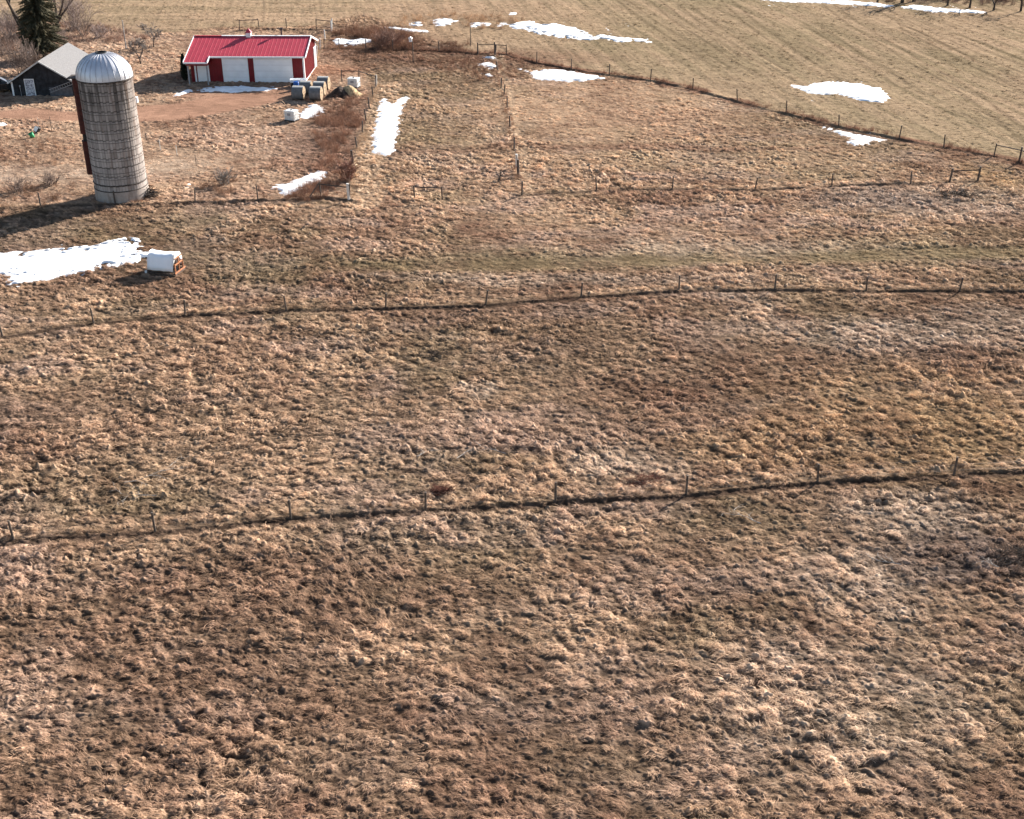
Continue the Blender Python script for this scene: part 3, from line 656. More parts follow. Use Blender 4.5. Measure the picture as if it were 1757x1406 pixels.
# infill gable over porch bay
b = MB(); 
v = [(PX-.02, PY+.1, 2.42), (PX-.02, -.1, 2.42), (PX-.02, -.1, roof_z(-.1)-.08), (PX-.02, PY+.1, roof_z(PY+.1)-.08)]
v2 = [(PX+.03, y, z) for _, y, z in v]; b.add(v+v2, [(3,2,1,0),(4,5,6,7),(0,1,5,4),(1,2,6,5),(2,3,7,6),(3,0,4,7)]); b.build('porch_side', M_red, gar)
for x in (.12, PX-.1):
    b = MB(); b.box(x-.075, x+.075, PY+.02, PY+.17, -.25, 2.15); b.build('porch_post', M_grey, gar)
for bx in ((GW-.11, GW+.07, -.12, .12), (.42, .6, -.12, -.07), (GW+.027, GW+.06, GD-.15, GD+.02)):
    b = MB(); b.box(*bx, -.2, EH-.1); b.build('corner_trim', M_white, gar)
b = MB(); b.box(GW+.027, GW+.06, .3, GD-.2, -.2, .12); b.build('skirting', M_white, gar)
def overhead(x0, x1, top):
    b = MB(); n = 4
    for k in range(n):
        z0 = -.12+k*(top+.12)/n; z1 = -.12+(k+1)*(top+.12)/n-.012
        b.box(x0, x1, -.125, -.09, z0, z1)
    d = b.build('garage_door', M_door, gar, bevel=.006)
    f = MB(); f.box(x0-.1, x0-.004, -.13, -.07, -.12, top+.08); f.box(x1+.004, x1+.1, -.13, -.07, -.12, top+.08); f.box(x0-.004, x1+.004, -.13, -.07, top+.004, top+.08); f.build('door_frame', M_white, d)
    return d
overhead(3.75, 6.5, 2.6); overhead(7.35, 11.55, 2.6)
b = MB(); b.box(.8, 2.05, -.125, -.075, -.1, 2.05); b.box(.75, .8, -.14, -.075, -.1, 2.1); b.box(2.05, 2.1, -.14, -.075, -.1, 2.1); d = b.build('entry_door', M_door, gar)
b = MB(); b.tube((1.95, -.126, .95), (1.95, -.2, .95), .03); b.build('door_handle', M_grey, d)
b = MB(); b.box(GW+.03, GW+.09, 6.9, 8.2, .1, 2.45); sd = b.build('side_door', M_white, gar)
b = MB(); b.box(GW+.091, GW+.11, 7.05, 8.05, .3, 2.3); b.build('pane', mat('pale_pane', (.42, .44, .47), rough=.3), sd)
b = MB(); b.box(GW+.03, GW+.12, 1.5, 1.68, 3.1, 3.5); b.build('wall_lamp', M_white, gar)
cu = MB(); cx = 6.05; cu.box(cx-.28, cx+.28, GD/2-.28, GD/2+.28, RH-.1, RH+.5); cu = cu.build('cupola', M_white, roof)
b = MB(); e = .37; z0 = RH+.49
b.add([(cx-e, GD/2-e, z0), (cx+e, GD/2-e, z0), (cx+e, GD/2+e, z0), (cx-e, GD/2+e, z0), (cx, GD/2, z0+.48)], [(0,1,4),(1,2,4),(2,3,4),(3,0,4),(3,2,1,0)]); cr = b.build('cupola_roof', M_redroof, roof)
b = MB(); b.box(cx-.17, cx+.17, GD/2-.30, GD/2-.281, RH+.18, RH+.42); b.build('louver', M_white, roof)
b = MB(); b.tube((9.75, GD/2+.6, RH-.3), (9.75, GD/2+.6, RH+.75), .09, n=10); b.tube((9.75, GD/2+.6, RH+.75), (9.75, GD/2+.6, RH+.9), .22, .2, n=10); b.build('vent_pipe', M_rust, roof)

# ------------------------------------------------------------------ dark shed
sh = empty('shed', (-51.25, 135.0, 0), 0, 'black sided gable shed with grey shingle roof and white corner trim', 'shed')
SW, SD = 3.42, 9.5; SE, SR = 1.62, 3.72
b = MB(); b.prism([(-SW, -.3), (SW, -.3), (SW, SE), (0, SR-.08), (-SW, SE)], 0, SD)
for k in range(17):
    z = .05+k*.2; hwz = SW if z < SE else SW*(SR-.1-z)/(SR-.1-SE)
    if hwz > .2: b.box(-hwz+.02, hwz-.02, -.02, -.001, z, z+.025)
b.build('wall', M_blacksid, sh)
b = MB()
for s in (-1, 1):
    e = SW+.35; ze = SE-.35*(SR-SE)/SW
    v = [(0, -.35, SR), (0, SD+.3, SR), (s*e, SD+.3, ze), (s*e, -.35, ze)]; v += [(x, y, z+.1) for x, y, z in v]
    f = [(0,1,2,3),(7,6,5,4),(0,4,5,1),(1,5,6,2),(2,6,7,3),(3,7,4,0)]
    b.add(v, f if s > 0 else [tuple(reversed(q)) for q in f])
b.build('roof', M_shingle, sh)
b = MB()
for s in (-1, 1):
    e = SW+.35; ze = SE-.35*(SR-SE)/SW
    b.bar((s*.02, -.38, SR+.02), (s*e, -.38, ze+.02), .05, .14)
b.build('bargeboard', mat('bargeboard', (.5, .5, .49), rough=.7), sh)
for s in (-1, 1):
    b = MB(); b.box(s*SW-.09, s*SW+.09, -.06, .1, -.3, SE-.1); b.build('corner_trim', M_white, sh)
b = MB(); b.box(-1.95, -1.02, -.07, -.022, -.1, 1.78); pn = b.build('entry_door', M_mot, sh)
b = MB(); b.box(-2.02, -1.95, -.09, -.022, -.12, 1.85); b.box(-1.02, -.95, -.09, -.022, -.12, 1.85); b.box(-1.95, -1.02, -.09, -.022, 1.78, 1.85); b.build('door_frame', M_white, pn)
b = MB(); b.box(.6, 3.1, -.055, -.022, -.3, .95); b.build('foundation_panel', mat('shed_panel', (.1, .1, .11), rough=.8), sh)
b = MB(); b.tube((-2.55, -.12, -.2), (-2.55, -.12, .95), .025); b.lathe([(.0, 1.22), (.09, 1.15), (.1, 1.05), (.04, .95), (0, .95)], 10, -2.55, -.12); b.build('yard_hydrant', M_grey, sh)
ld = empty('ladder', (-50.6, 134.9, .55), 0, 'grey ladder hung slantwise on the dark shed wall', 'ladder')
b = MB(); A_, B_ = Vector((0, -.06, .0)), Vector((2.7, -.06, .95)); nrm = Vector((-.33, 0, .94))*.17
b.bar(A_+nrm, B_+nrm, .04, .05); b.bar(A_-nrm, B_-nrm, .04, .05); b.build('rail', M_grey, ld)
b = MB()
for k in range(10):
    p = A_.lerp(B_, (k+.5)/10); b.tube(p+nrm, p-nrm, .018)
b.build('rung', M_grey, ld)

# ------------------------------------------------------------------ silo
SX, SY = -32.74, 99.53; SRD, SH, SDM = 2.13, 10.0, 1.85
si = empty('silo', (SX, SY, 0), 0, 'tall grey concrete stave silo with silver ribbed dome and rusty chute', 'silo')
nA, nZ = 360, 300
th_ = np.linspace(0, 2*math.pi, nA, endpoint=False); zz = np.linspace(-.3, SH, nZ)
TT, ZZ = np.meshgrid(th_, zz); tt = TT.ravel().astype(np.float32); zr = ZZ.ravel().astype(np.float32)
NST = 56; sid = np.floor(tt/(2*math.pi)*NST); fr_ = tt/(2*math.pi)*NST-sid
off = (sid % 2)*.06+.05*(_h(sid, sid*0+2, 5)-.5)
cz = (zr+off)/.76; cid = np.floor(cz); fz = cz-cid
vj = np.minimum(fr_, 1-fr_) < .10; hj = (np.minimum(fz, 1-fz) < .06) & (zr > .95)
base = C_(.335, .295, .27)[None]*(.82+.36*_h(sid, cid, 9))[:, None]
st = fbm(tt*9, zr*.35, 701, 3); up = sm(3.5, 9.5, zr)
base = base*(1-.62*(sm(.42, .68, st)*up)[:, None])*(1-.22*up[:, None])
base = base*(.9+.2*fbm(tt*20, zr*4, 711, 3)[:, None])
base = base+(C_(.36,.31,.27)-base)*(1-sm(.9, 1.15, zr))[:, None]*.6
rust = sm(.6, .72, fbm(tt*6+3, zr*.5, 721, 3))*.35
base = base+(C_(.16,.10,.07)-base)*rust[:, None]
base = np.where(vj[:, None] & (zr > 1.0)[:, None], base*.68, base); base = np.where(hj[:, None], base*.45, base)
rr_ = SRD-np.where(vj & (zr > 1.0), .012, 0)-np.where(hj, .012, 0)+np.where(zr < 1.0, .05, 0)
v = np.stack([rr_*np.cos(tt), rr_*np.sin(tt), zr], 1)
id_ = np.arange(nA*nZ).reshape(nZ, nA); nx_ = np.roll(id_, -1, 1)
q = np.stack([id_[:-1], nx_[:-1], nx_[1:], id_[1:]], -1).reshape(-1, 4)
me = bpy.data.meshes.new('stave_wall'); me.from_pydata(v.tolist(), [], q.tolist())
ca = me.attributes.new('Col', 'FLOAT_COLOR', 'POINT'); ca.data.foreach_set('color', np.concatenate([base, np.ones((len(base), 1))], 1).astype(np.float32).ravel())
me.materials.append(attr_mat('silo_concrete', 'Col', var=.15, scale=(5, 5, 5), rough=.95)); me.polygons.foreach_set('use_smooth', [True]*len(me.polygons))
sw = bpy.data.objects.new('stave_wall', me); sc.collection.objects.link(sw); sw.parent = si
def ring(z, r, tr):
    b = MB(); n = 64; k = 6; vv = []; ff = []
    for i in range(n):
        t = 2*math.pi*i/n
        for j in range(k):
            s = 2*math.pi*j/k; vv.append(((r+tr*math.cos(s))*math.cos(t), (r+tr*math.cos(s))*math.sin(t), z+tr*math.sin(s)))
    for i in range(n):
        for j in range(k): ff.append((i*k+j, ((i+1) % n)*k+j, ((i+1) % n)*k+(j+1) % k, i*k+(j+1) % k))
    b.add(vv, ff); return b
hp = ring(0, SRD+.012, .016).build('hoop', M_hoop, si); zs = []
z = 9.62
while z > 1.1: zs.append(z); z -= (.76 if z > 3.9 else .5)
hp.location = (0, 0, zs[0])
for z in zs[1:]: part_copy(hp, si, (0, 0, z))
hb = ring(0, SRD+.02, .05).build('band', M_hoop, si); hb.location = (0, 0, 1.5); part_copy(hb, si, (0, 0, 1.0))
b = MB(); nrib = 28; prof = []
for i in range(15):
    a = i/14*(math.pi/2-.16); prof.append((math.cos(a)**.9*(SRD+.06), SH+math.sin(a)*SDM))
b.lathe([(SRD+.06, SH-.12)]+prof, 84); dm = b.build('dome', M_galv, si, smooth=True)
b = MB()
for k in range(nrib):
    t = 2*math.pi*k/nrib
    for (r0, z0), (r1, z1) in zip(prof[:-1], prof[1:]):
        b.bar(((r0+.012)*math.cos(t), (r0+.012)*math.sin(t), z0), ((r1+.012)*math.cos(t), (r1+.012)*math.sin(t), z1), .035, .05)
b.build('seam', M_seam, dm)
b = MB(); r_t = prof[-1][0]; b.lathe([(r_t+.03, SH+SDM-.05), (r_t+.03, SH+SDM+.06), (r_t-.06, SH+SDM+.06), (r_t-.06, SH+SDM-.06), (.001, SH+SDM-.06)], 24); b.build('dome_cap', M_black, dm)
b = MB(); b.lathe([(SRD+.02, SH-.16), (SRD+.10, SH-.16), (SRD+.10, SH-.06), (SRD+.02, SH-.06)], 64); b.build('rim', M_hoop, si)
def chute(z0, z1, nm):
    b = MB(); n = 10; c = Vector((-SRD-.22, .15, 0)); vv = []; ff = []
    for z in (z0, z1):
        for k in range(n+1):
            t = math.pi/2+math.pi*k/n; vv.append((c.x+.36*math.cos(t), c.y+.5*math.sin(t), z))
        vv += [(c.x+.45, c.y-.5, z), (c.x+.45, c.y+.5, z)]
    m_ = n+3
    ff = [(k, (k+1) % m_, m_+(k+1) % m_, m_+k) for k in range(m_)]+[tuple(range(m_-1, -1, -1)), tuple(range(m_, 2*m_))]
    b.add(vv, ff); return b.build(nm, M_chute, si)
ch = chute(5.35, 9.85, 'chute'); chute(1.95, 4.75, 'chute')
b = MB(); b.box(-SRD-.78, -SRD+.2, -.5, .8, 9.86, 9.94); b.build('chute_lid', M_hoop, si)
b = MB(); b.box(-SRD-.35, -SRD+.15, -.2, .5, 4.76, 5.34); b.build('chute_opening', M_black, si)

# ------------------------------------------------------------------ hoop coop
Ax, Ay = G(254, 471); cr_ = R(-13)
co = empty('chicken_coop', (Ax, Ay, .02), cr_, 'small white tarp hoop coop on an orange lumber frame in the grass', 'coop')
CL, CW, CH = 2.05, 1.55, 1.5
b = MB(); n = 14; vv = []; nx = 8
for i in range(nx+1):
    x = CL*i/nx*.97
    sag = -.10*math.sin(math.pi*i/nx)
    for k in range(n+1):
        prf = ((-.03, .34), (.05, .62), (.13, .90), (.21, 1.16), (.30, 1.36), (.43, 1.47), (.60, 1.51), (.78, 1.52), (.96, 1.51), (1.13, 1.47), (1.26, 1.36), (1.35, 1.16), (1.43, .90), (1.51, .62), (1.58, .34))
        yv, zv = prf[k]; zv += sag*max(0, zv-.9)/.6+.02*math.sin(i*2.1+k)
        vv.append((x, yv, zv))
ff = [(i*(n+1)+k, (i+1)*(n+1)+k, (i+1)*(n+1)+k+1, i*(n+1)+k+1) for i in range(nx) for k in range(n)]
ff.append(tuple(range(n, -1, -1)))
b.add(vv, ff); tp = b.build('tarp', M_tarp, co, smooth=True); sm_ = tp.modifiers.new('thick', 'SOLIDIFY'); sm_.thickness = .012
b = MB()
for y in (0, CW): b.bar((-.05, y, .08), (CL+.15, y, .08), .045, .14); b.bar((-.02, y, .30), (CL, y, .30), .04, .09)
b.bar((0, 0, .08), (0, CW, .08), .045, .14); b.bar((CL+.1, -.05, .08), (CL+.1, CW+.05, .08), .05, .14)
b.build('base_frame', mat('dark_lumber', (.11, .07, .05), var=.2), co)
for y in (.2, .78, 1.36):
    b = MB(); zt = .85 if y in (.2, 1.36) else 1.25; b.bar((CL+.02, y, .1), (CL+.02, y, zt), .09, .05); b.build('stud', M_lumber, co)
b = MB(); b.bar((CL+.03, .15, .75), (CL+.03, 1.4, .75), .05, .09); b.bar((CL+.09, 0, .20), (CL+.09, CW, .20), .05, .1); b.bar((CL+.03, .3, 1.2), (CL+.03, 1.25, 1.2), .05, .08); b.build('cross_rail', M_lumber, co)
b = MB(); fl = [(.12, .86), (.21, 1.16), (.30, 1.36), (.43, 1.47), (.78, 1.5), (1.13, 1.47), (1.26, 1.36), (1.35, 1.16), (1.5, .62), (1.3, .8), (1.05, 1.12), (.6, 1.2), (.3, 1.05)]
b.add([(CL*.97+.03+.02*(q % 2), y_, z_) for q, (y_, z_) in enumerate(fl)], [tuple(range(len(fl)))]); o = b.build('tarp_flap', M_tarp, co); q_ = o.modifiers.new('thick', 'SOLIDIFY'); q_.thickness = .012
b = MB(); b.box(.05, CL-.1, .03, CW-.03, .03, .10); b.build('coop_floor', M_black, co)
bk = MB(); bk.lathe([(.001, 0), (.07, 0), (.085, .16), (.07, .16), (.06, .02)], 12); bo = bk.build('feed_cup', M_white, None); bo.location = (Ax-.12, Ay-.02, .12); tag(bo, 'tiny white cup at the left corner of the white hoop coop', 'cup')

# ------------------------------------------------------------------ bales, drum, totes, manure heap
def bale(px, py, rz, label):
    x, y = G(px, py); rt = empty('round_bale', (x, y, .0), rz, label, 'hay bale', 'round bales by the garage')
    r_, L = .74, 1.25; b = MB(); n = 28; vv = []
    for yq, rq in ((-L/2, r_*.97), (-L/2+.06, r_), (L/2-.06, r_), (L/2, r_*.97)):
        for k in range(n):
            t = 2*math.pi*k/n; sag = .93 if math.sin(t) < -.7 else 1
            vv.append((yq, rq*math.cos(t), r_*.96+rq*math.sin(t)*sag))
    ff = [(i*n+k, i*n+(k+1) % n, (i+1)*n+(k+1) % n, (i+1)*n+k) for i in range(3) for k in range(n)]
    b.add(vv, ff); w = b.build('wrap', M_wrap, rt, smooth=True)
    for s in (-1, 1):
        b = MB(); vv = [(s*(L/2+.015), 0, r_*.96)]; rings = 4
        for i in range(1, rings+1):
            for k in range(n):
                t = 2*math.pi*k/n; q_ = r_*.965*i/rings; vv.append((s*(L/2+.02*math.cos(i*1.7+k)*(i < rings)), q_*math.cos(t), r_*.96+q_*math.sin(t)))
        ff = [(0, 1+k, 1+(k+1) % n) for k in range(n)]+[(1+(i-1)*n+k, 1+i*n+k, 1+i*n+(k+1) % n, 1+(i-1)*n+(k+1) % n) for i in range(1, rings) for k in range(n)]
        if s < 0: ff = [tuple(reversed(q)) for q in ff]
        b.add(vv, ff); b.build('bale_end', M_hay, rt)
    b = MB(); vv = []
    for yq in (-L/2+.05, L/2-.05):
        for k in range(9):
            t = R(58+8*k); vv.append((yq, (r_+.012)*math.cos(t), r_*.96+(r_+.012)*math.sin(t)))
    b.add(vv, [(k, k+1, 10+k, 9+k) for k in range(8)]); b.build('pale_top', M_baletop, rt, smooth=True)  # paler strip along the upper side of the wrap
    return rt
bale(513, 171, R(-5), 'front round bale nearest the driveway, grey wrapped with straw end to the sun')
bale(543, 172, R(-5), 'front round bale of the row of three beside the heap')
bale(549, 163, R(-5), 'middle round bale of the row of three beside the heap')
bale(556, 154, R(-5), 'back round bale of the row of three beside the heap')
bale(526, 162, R(-5), 'dark shaded round bale behind the nearest one, by the blue barrel')
x, y = G(509, 155)
dr = empty('barrel', (x, y, 0), 0, 'blue plastic barrel behind the round bales', 'barrel')
b = MB(); b.lathe([(.001, 0), (.29, 0), (.31, .08), (.31, .3), (.325, .33), (.31, .36), (.31, .6), (.325, .63), (.31, .66), (.31, .86), (.29, .92), (.001, .92)], 20); b.build('barrel_body', M_blue, dr, smooth=True)
b = MB(); b.lathe([(.295, .92), (.3, .95), (.27, .95), (.27, .921)], 20); b.build('rim', M_blue, dr)
x, y = G(513, 149)
tb = empty('utility_cart', (x, y, 0), R(4), 'low red cart with pale tray at the garage corner behind the blue barrel', 'cart')
b = MB(); b.box(-.9, .9, -.45, .45, .55, .62); b.box(-.9, .9, -.45, -.4, .62, .85); b.box(-.9, .9, .4, .45, .62, .85); b.box(-.9, -.85, -.4, .4, .62, .85); b.box(.85, .9, -.4, .4, .62, .85); b.build('tray', M_white, tb)
b = MB(); b.box(-.64, -.56, -.4, .4, .3, .55); b.box(-.56, .56, -.05, .05, .45, .549); b.box(.56, .64, -.4, .4, .3, .55); b.build('undercarriage', M_red, tb)
w0 = MB(); w0.lathe([(.001, -.06), (.2, -.06), (.25, -.03), (.25, .03), (.2, .06), (.001, .06)], 16); w0 = w0.build('wheel', M_tyre, tb); w0.rotation_euler = (R(90), 0, 0); w0.location = (-.6, -.48, .25)
for p_ in ((.6, -.48, .25), (-.6, .48, .25), (.6, .48, .25)): part_copy(w0, tb, p_, (R(90), 0, 0))
def tote(px, py, rz, label):
    x, y = G(px, py); rt = empty('liquid_tote', (x, y, 0), rz, label, 'tote', 'white caged totes')
    b = MB(); b.box(-.57, .57, -.47, .47, .16, 1.13); b.build('tank', M_tote, rt, bevel=.09)
    b = MB(); b.lathe([(.11, 1.13), (.11, 1.18), (.001, 1.18)], 14); b.build('lid', M_black, rt)
    b = MB()
    for z in (.22, .5, .8, 1.08):
        for s in (-1, 1): b.tube((-.6, s*.5, z), (.6, s*.5, z), .016, n=5); b.tube((s*.6, -.5, z), (s*.6, .5, z), .016, n=5)
    for k in range(6):
        for s in (-1, 1): b.tube((-.6+.24*k, s*.5, .16), (-.6+.24*k, s*.5, 1.1), .014, n=5)
    for k in range(5):
        for s in (-1, 1): b.tube((s*.6, -.5+.25*k, .16), (s*.6, -.5+.25*k, 1.1), .014, n=5)
    b.build('cage', M_cage, rt)
    b = MB(); b.box(-.6, .6, -.5, .5, .11, .15)
    for x_ in (-.5, 0, .5):
        for y_ in (-.42, 0, .42): b.box(x_-.08, x_+.08, y_-.06, y_+.06, 0, .11)
    b.build('pallet', M_black, rt)
    b = MB(); b.box(-.2, .2, -.522, -.505, .65, .9); b.build('label_plate', M_grey, rt)
    return rt
tote(501, 208, R(-24), 'white caged tote standing alone by the snow below the bales')
tote(607.5, 151, R(-15), 'white caged tote standing behind the straw heap by the fence')
x, y = G(587, 165); mh = empty('manure_heap', (x, y, 0), 0, 'brown manure heap topped with spilled straw beside the bales', 'heap')
def lump(name, cx, cy, rx, ry, hz, m_, seed, zoff=-.08, n=40):
    b = MB(); X, Y = np.meshgrid(np.linspace(-1, 1, n), np.linspace(-1, 1, n)); x = X.ravel().astype(np.float32); y = Y.ravel().astype(np.float32)
    d = np.hypot(x, y)+.35*(fbm(x*1.6+seed, y*1.6, 801, 3)-.5)
    z = hz*np.clip(1-d, -.3, 1)**1 if False else hz*(1-sm(0, 1.0, d))+.28*hz*(fbm(x*3+seed, y*3, 811, 4)-.5)*(d < 1)+zoff
    id_ = np.arange(n*n).reshape(n, n); c = (d.reshape(n, n) < 1.08); c = c[:-1, :-1] | c[1:, 1:]
    q = np.stack([id_[:-1, :-1], id_[:-1, 1:], id_[1:, 1:], id_[1:, :-1]], -1)[c]
    b.add(np.stack([x*rx+cx, y*ry+cy, z], 1).tolist(), q.tolist()); return b.build(name, m_, mh, smooth=True)
lump('manure', -.15, 0, 1.9, 1.7, 1.15, M_manure, 3.1)
lump('straw_cover', .75, .25, 1.9, 1.5, 1.12, M_straw, 8.7, -.06)

# ------------------------------------------------------------------ fences
post_src = {}
def make_post(h, r_, m_, key):
    if key in post_src: return post_src[key]
    b = MB(); b.tube((0, 0, -.4), (0, 0, h), r_, r_*.92, n=8)
    me = bpy.data.meshes.new('post'); me.from_pydata(b.v, [], b.f); me.materials.append(m_); post_src[key] = me
    return me
def fence(name, pts, label, h=1.12, r_=.062, mtl=None, skip_wire=(), braces=(), white=(), wires=3, extra=(), cat='fence', thick=()):
    mtl = mtl or M_post; z0 = gz(*pts[0]); rt = empty(name, (pts[0][0], pts[0][1], z0), 0, label, cat)
    tops = []; rn = random.Random(len(pts)*13+int(pts[0][0]))
    for i, (x, y) in enumerate(pts):
        k = 'w' if i in white else ('t' if i in thick else 'n')
        hh = h*rn.uniform(.95, 1.08) if k == 'n' else h*1.12
        me = make_post(h, r_, mtl, (name, h, r_, 'n')) if k == 'n' else (make_post(h*1.12, r_*1.5, M_postw, (name, h, r_, 'w')) if k == 'w' else make_post(h*1.12, r_*1.5, mtl, (name, h, r_, 't')))
        o = bpy.data.objects.new('post', me); sc.collection.objects.link(o); o.parent = rt
        if k == 'w': o['label'] = 'pale whitish corner post'
        o.location = (x-pts[0][0], y-pts[0][1], gz(x, y)-.12-z0); o.rotation_euler = (rn.gauss(0, .055), rn.gauss(0, .055), rn.uniform(0, 6))
        tops.append(o.location.copy())
    for i in braces:
        b = MB(); a = tops[i]+Vector((0, 0, h*.9)); c = tops[i+1]+Vector((0, 0, h*.9)); b.tube(a, c, .05, n=7); b.build('brace_rail', mtl, rt)
    for k in range(wires):
        b = MB(); zz_ = h*(.32+.28*k)
        for i in range(len(pts)-1):
            if i in skip_wire: continue
            a = tops[i]+Vector((0, 0, zz_)); c = tops[i+1]+Vector((0, 0, zz_)); m_ = (a+c)/2-Vector((0, 0, .02)); b.tube(a, m_, .0028, n=4, cap=False); b.tube(m_, c, .0028, n=4, cap=False)
        if b.v: b.build('wire', M_wire, rt)
    return rt
fence('wire_fence', F1, 'nearest post and wire fence crossing the lower pasture with a dark bank', 1.15)
fence('wire_fence', F2, 'second post and wire fence crossing the pasture below the hoop coop', 1.15)
fence('wire_fence', F3, 'wire fence from the middle corner post to the single brace by the trail', 1.2, braces=(6,), thick=(6, 7), mtl=M_post2)
fence('wire_fence', F3L, 'wire fence running past the silo foot to the brushy corner', 1.25, braces=(5,), thick=(6,), mtl=M_post2)
fence('fence_brace', F3G, 'lone two post brace with a top rail in the gateway', 1.25, r_=.06, braces=(0,), wires=0, mtl=M_post2, cat='fence brace')
fence('wire_fence', F4, 'straw edged wire fence between the red brush and the long snow patch', 1.3, r_=.08, mtl=M_post2, white=(0, 7), thick=(1,))
fence('wire_fence', F5, 'middle wire fence running uphill between two pastures', 1.3, r_=.08, white=(2,), thick=(1, 9), braces=(1,), mtl=M_post2)
fence('wire_fence', F6, 'long curved post and wire fence along the stubble field', 1.35, braces=(0, 6, 7, 19, 20), thick=(6, 7, 20), mtl=M_post2)
fence('wire_fence', F7, 'wire fence with end braces behind the red garage', 1.5, braces=(0, 3), white=(4,), mtl=M_post2)
fence('wire_fence', F8, 'short wire fence with whitish posts at the garage right side', 1.4, white=(0, 1, 2, 3), wires=4)
F9 = P(587,141.5, 616,142.5, 645,151)
fence('fence_brace', F9, 'three post brace with a top rail behind the straw heap', 1.55, braces=(0, 1), wires=0, mtl=M_post2, cat='fence brace')
b = MB(); p0 = Vector((*G(524,348), .0)); p1 = Vector((*G(551,340), 1.35)); b.tube((0, 0, -.1), p1-p0, .05, n=7); o = b.build('brace_pole', M_post, None); o.location = (p0.x, p0.y, gz(p0.x, p0.y)); tag(o, 'slanting wooden pole leaning in the brushy fence corner beside the snow', 'pole')

# ------------------------------------------------------------------ poles and stakes
def pole(px, py, h, r_, m_, name, label, cat, lean=(0, 0), group=None):
    x, y = G(px, py); b = MB(); b.tube((0, 0, -.5), (lean[0], lean[1], h), r_, r_*.8, n=8)
    o = b.build(name, m_, None); o.location = (x, y, gz(x, y)); return tag(o, label, cat, group)
pole(217, 87, 3.6, .09, mat('grey_pole', (.4, .36, .33), var=.2), 'utility_pole', 'tall grey pole in the rough ground behind the silo dome', 'pole')
pole(807.5, 79, 2.4, .06, M_post, 'marker_pole', 'thin tall dark pole at the edge of the weedy mound', 'pole')
x, y = G(709, 106); bh = empty('birdhouse', (x, y, gz(x, y)), 0, 'white birdhouse on a grey pole beside the reeds', 'birdhouse')
b = MB(); b.tube((0, 0, -.4), (0, 0, 2.55), .06, .05, n=8); b.build('pole', M_post, bh)
b = MB(); b.box(-.42, -.06, -.17, .17, 2.35, 2.75); b.build('box', M_white, bh, bevel=.02)
b = MB(); b.prism([(-.5, 2.75), (.02, 2.75), (-.24, 2.95)], -.24, .24); b.build('roof', M_white, bh)
b = MB(); b.tube((-.24, -.172, 2.58), (-.24, -.18, 2.58), .05, n=10); b.build('entrance_hole', M_black, bh)
for px, py, h, lab, m_ in ((67, 219, .9, 'short pale stake in the grass above the green bucket', M_deadw), (89, 227, 1.5, 'leaning dark stake right of the green bucket', M_post),
      (275.6, 259, 1.1, 'white topped stake nearest the silo in the grassy yard', M_postw), (304, 266, .95, 'white topped stake furthest from the silo in the yard', M_postw),
      (252, 241, .8, 'thin grey stake close behind the silo edge', M_post), (337, 284, .95, 'thin dark stake standing alone below the white topped stakes', M_post), (197, 351, .95, 'pale stake standing right at the silo foot', M_deadw)):
    pole(px, py, h, .035, m_, 'stake', lab, 'stake', (random.gauss(0, .06), 0), 'stakes in the yard')
x, y = G(857, 310); b = MB(); b.tube((0, 0, -.2), (.1, .05, .75), .07, .05, n=7); b.tube((.05, .02, .35), (.45, .1, .62), .035, .02, n=6); o = b.build('tree_stump', M_bark, None); o.location = (x, y, gz(x, y)); tag(o, 'short dark forked stump left of the middle fence', 'stump')

# ------------------------------------------------------------------ small yard things
x, y = G(57, 237); bu = empty('bucket', (x, y, gz(x, y)+.02), 0, 'green plastic bucket lying open in the yard grass', 'bucket')
b = MB(); b.lathe([(.001, 0), (.3, 0), (.38, .75), (.34, .75), (.27, .04), (.001, .04)], 18); b.build('bucket_body', M_green, bu, smooth=True)
b = MB(); b.lathe([(.37, .73), (.41, .73), (.41, .78), (.37, .78)], 18); b.build('rim', M_green, bu)
bu.rotation_euler = (R(14), R(-20), 0); bu.scale = (.62, .62, .62)
x, y = G(62, 229); tc_ = empty('trash_bin', (x, y, gz(x, y)+.05), 0, 'black tipped bin with a white lid behind the green bucket', 'bin')
b = MB(); b.box(-.32, .32, -.3, .3, 0, .8); b.build('bin_body', M_black, tc_, bevel=.05)
b = MB(); b.box(-.35, .2, -.34, -.301, .1, .75); b.build('lid', M_white, tc_, bevel=.02); tc_.rotation_euler = (R(-20), R(28), R(-20)); tc_.scale = (.7, .7, .7)
x, y = G(233, 182); vb = empty('utility_box', (x, y, 0), 0, 'small white utility box on a short post beside the driveway', 'box')
b = MB(); b.box(-.3, .3, -.2, .2, .35, .95); b.build('box', M_white, vb, bevel=.02); b = MB(); b.tube((0, 0, -.2), (0, 0, .35), .05); b.build('post', M_post, vb)
x, y = G(52, 97); wt = empty('gas_tank', (x, y, 0), R(20), 'small white tank under the spruce behind the shed', 'tank')
b = MB(); b.lathe([(.001, .0), (.2, .02), (.26, .1), (.26, .55), (.2, .66), (.001, .7)], 16); b.build('tank_body', M_white, wt, smooth=True); b = MB(); b.lathe([(.12, .66), (.12, .8), (.09, .8)], 12); b.build('collar', M_grey, wt)
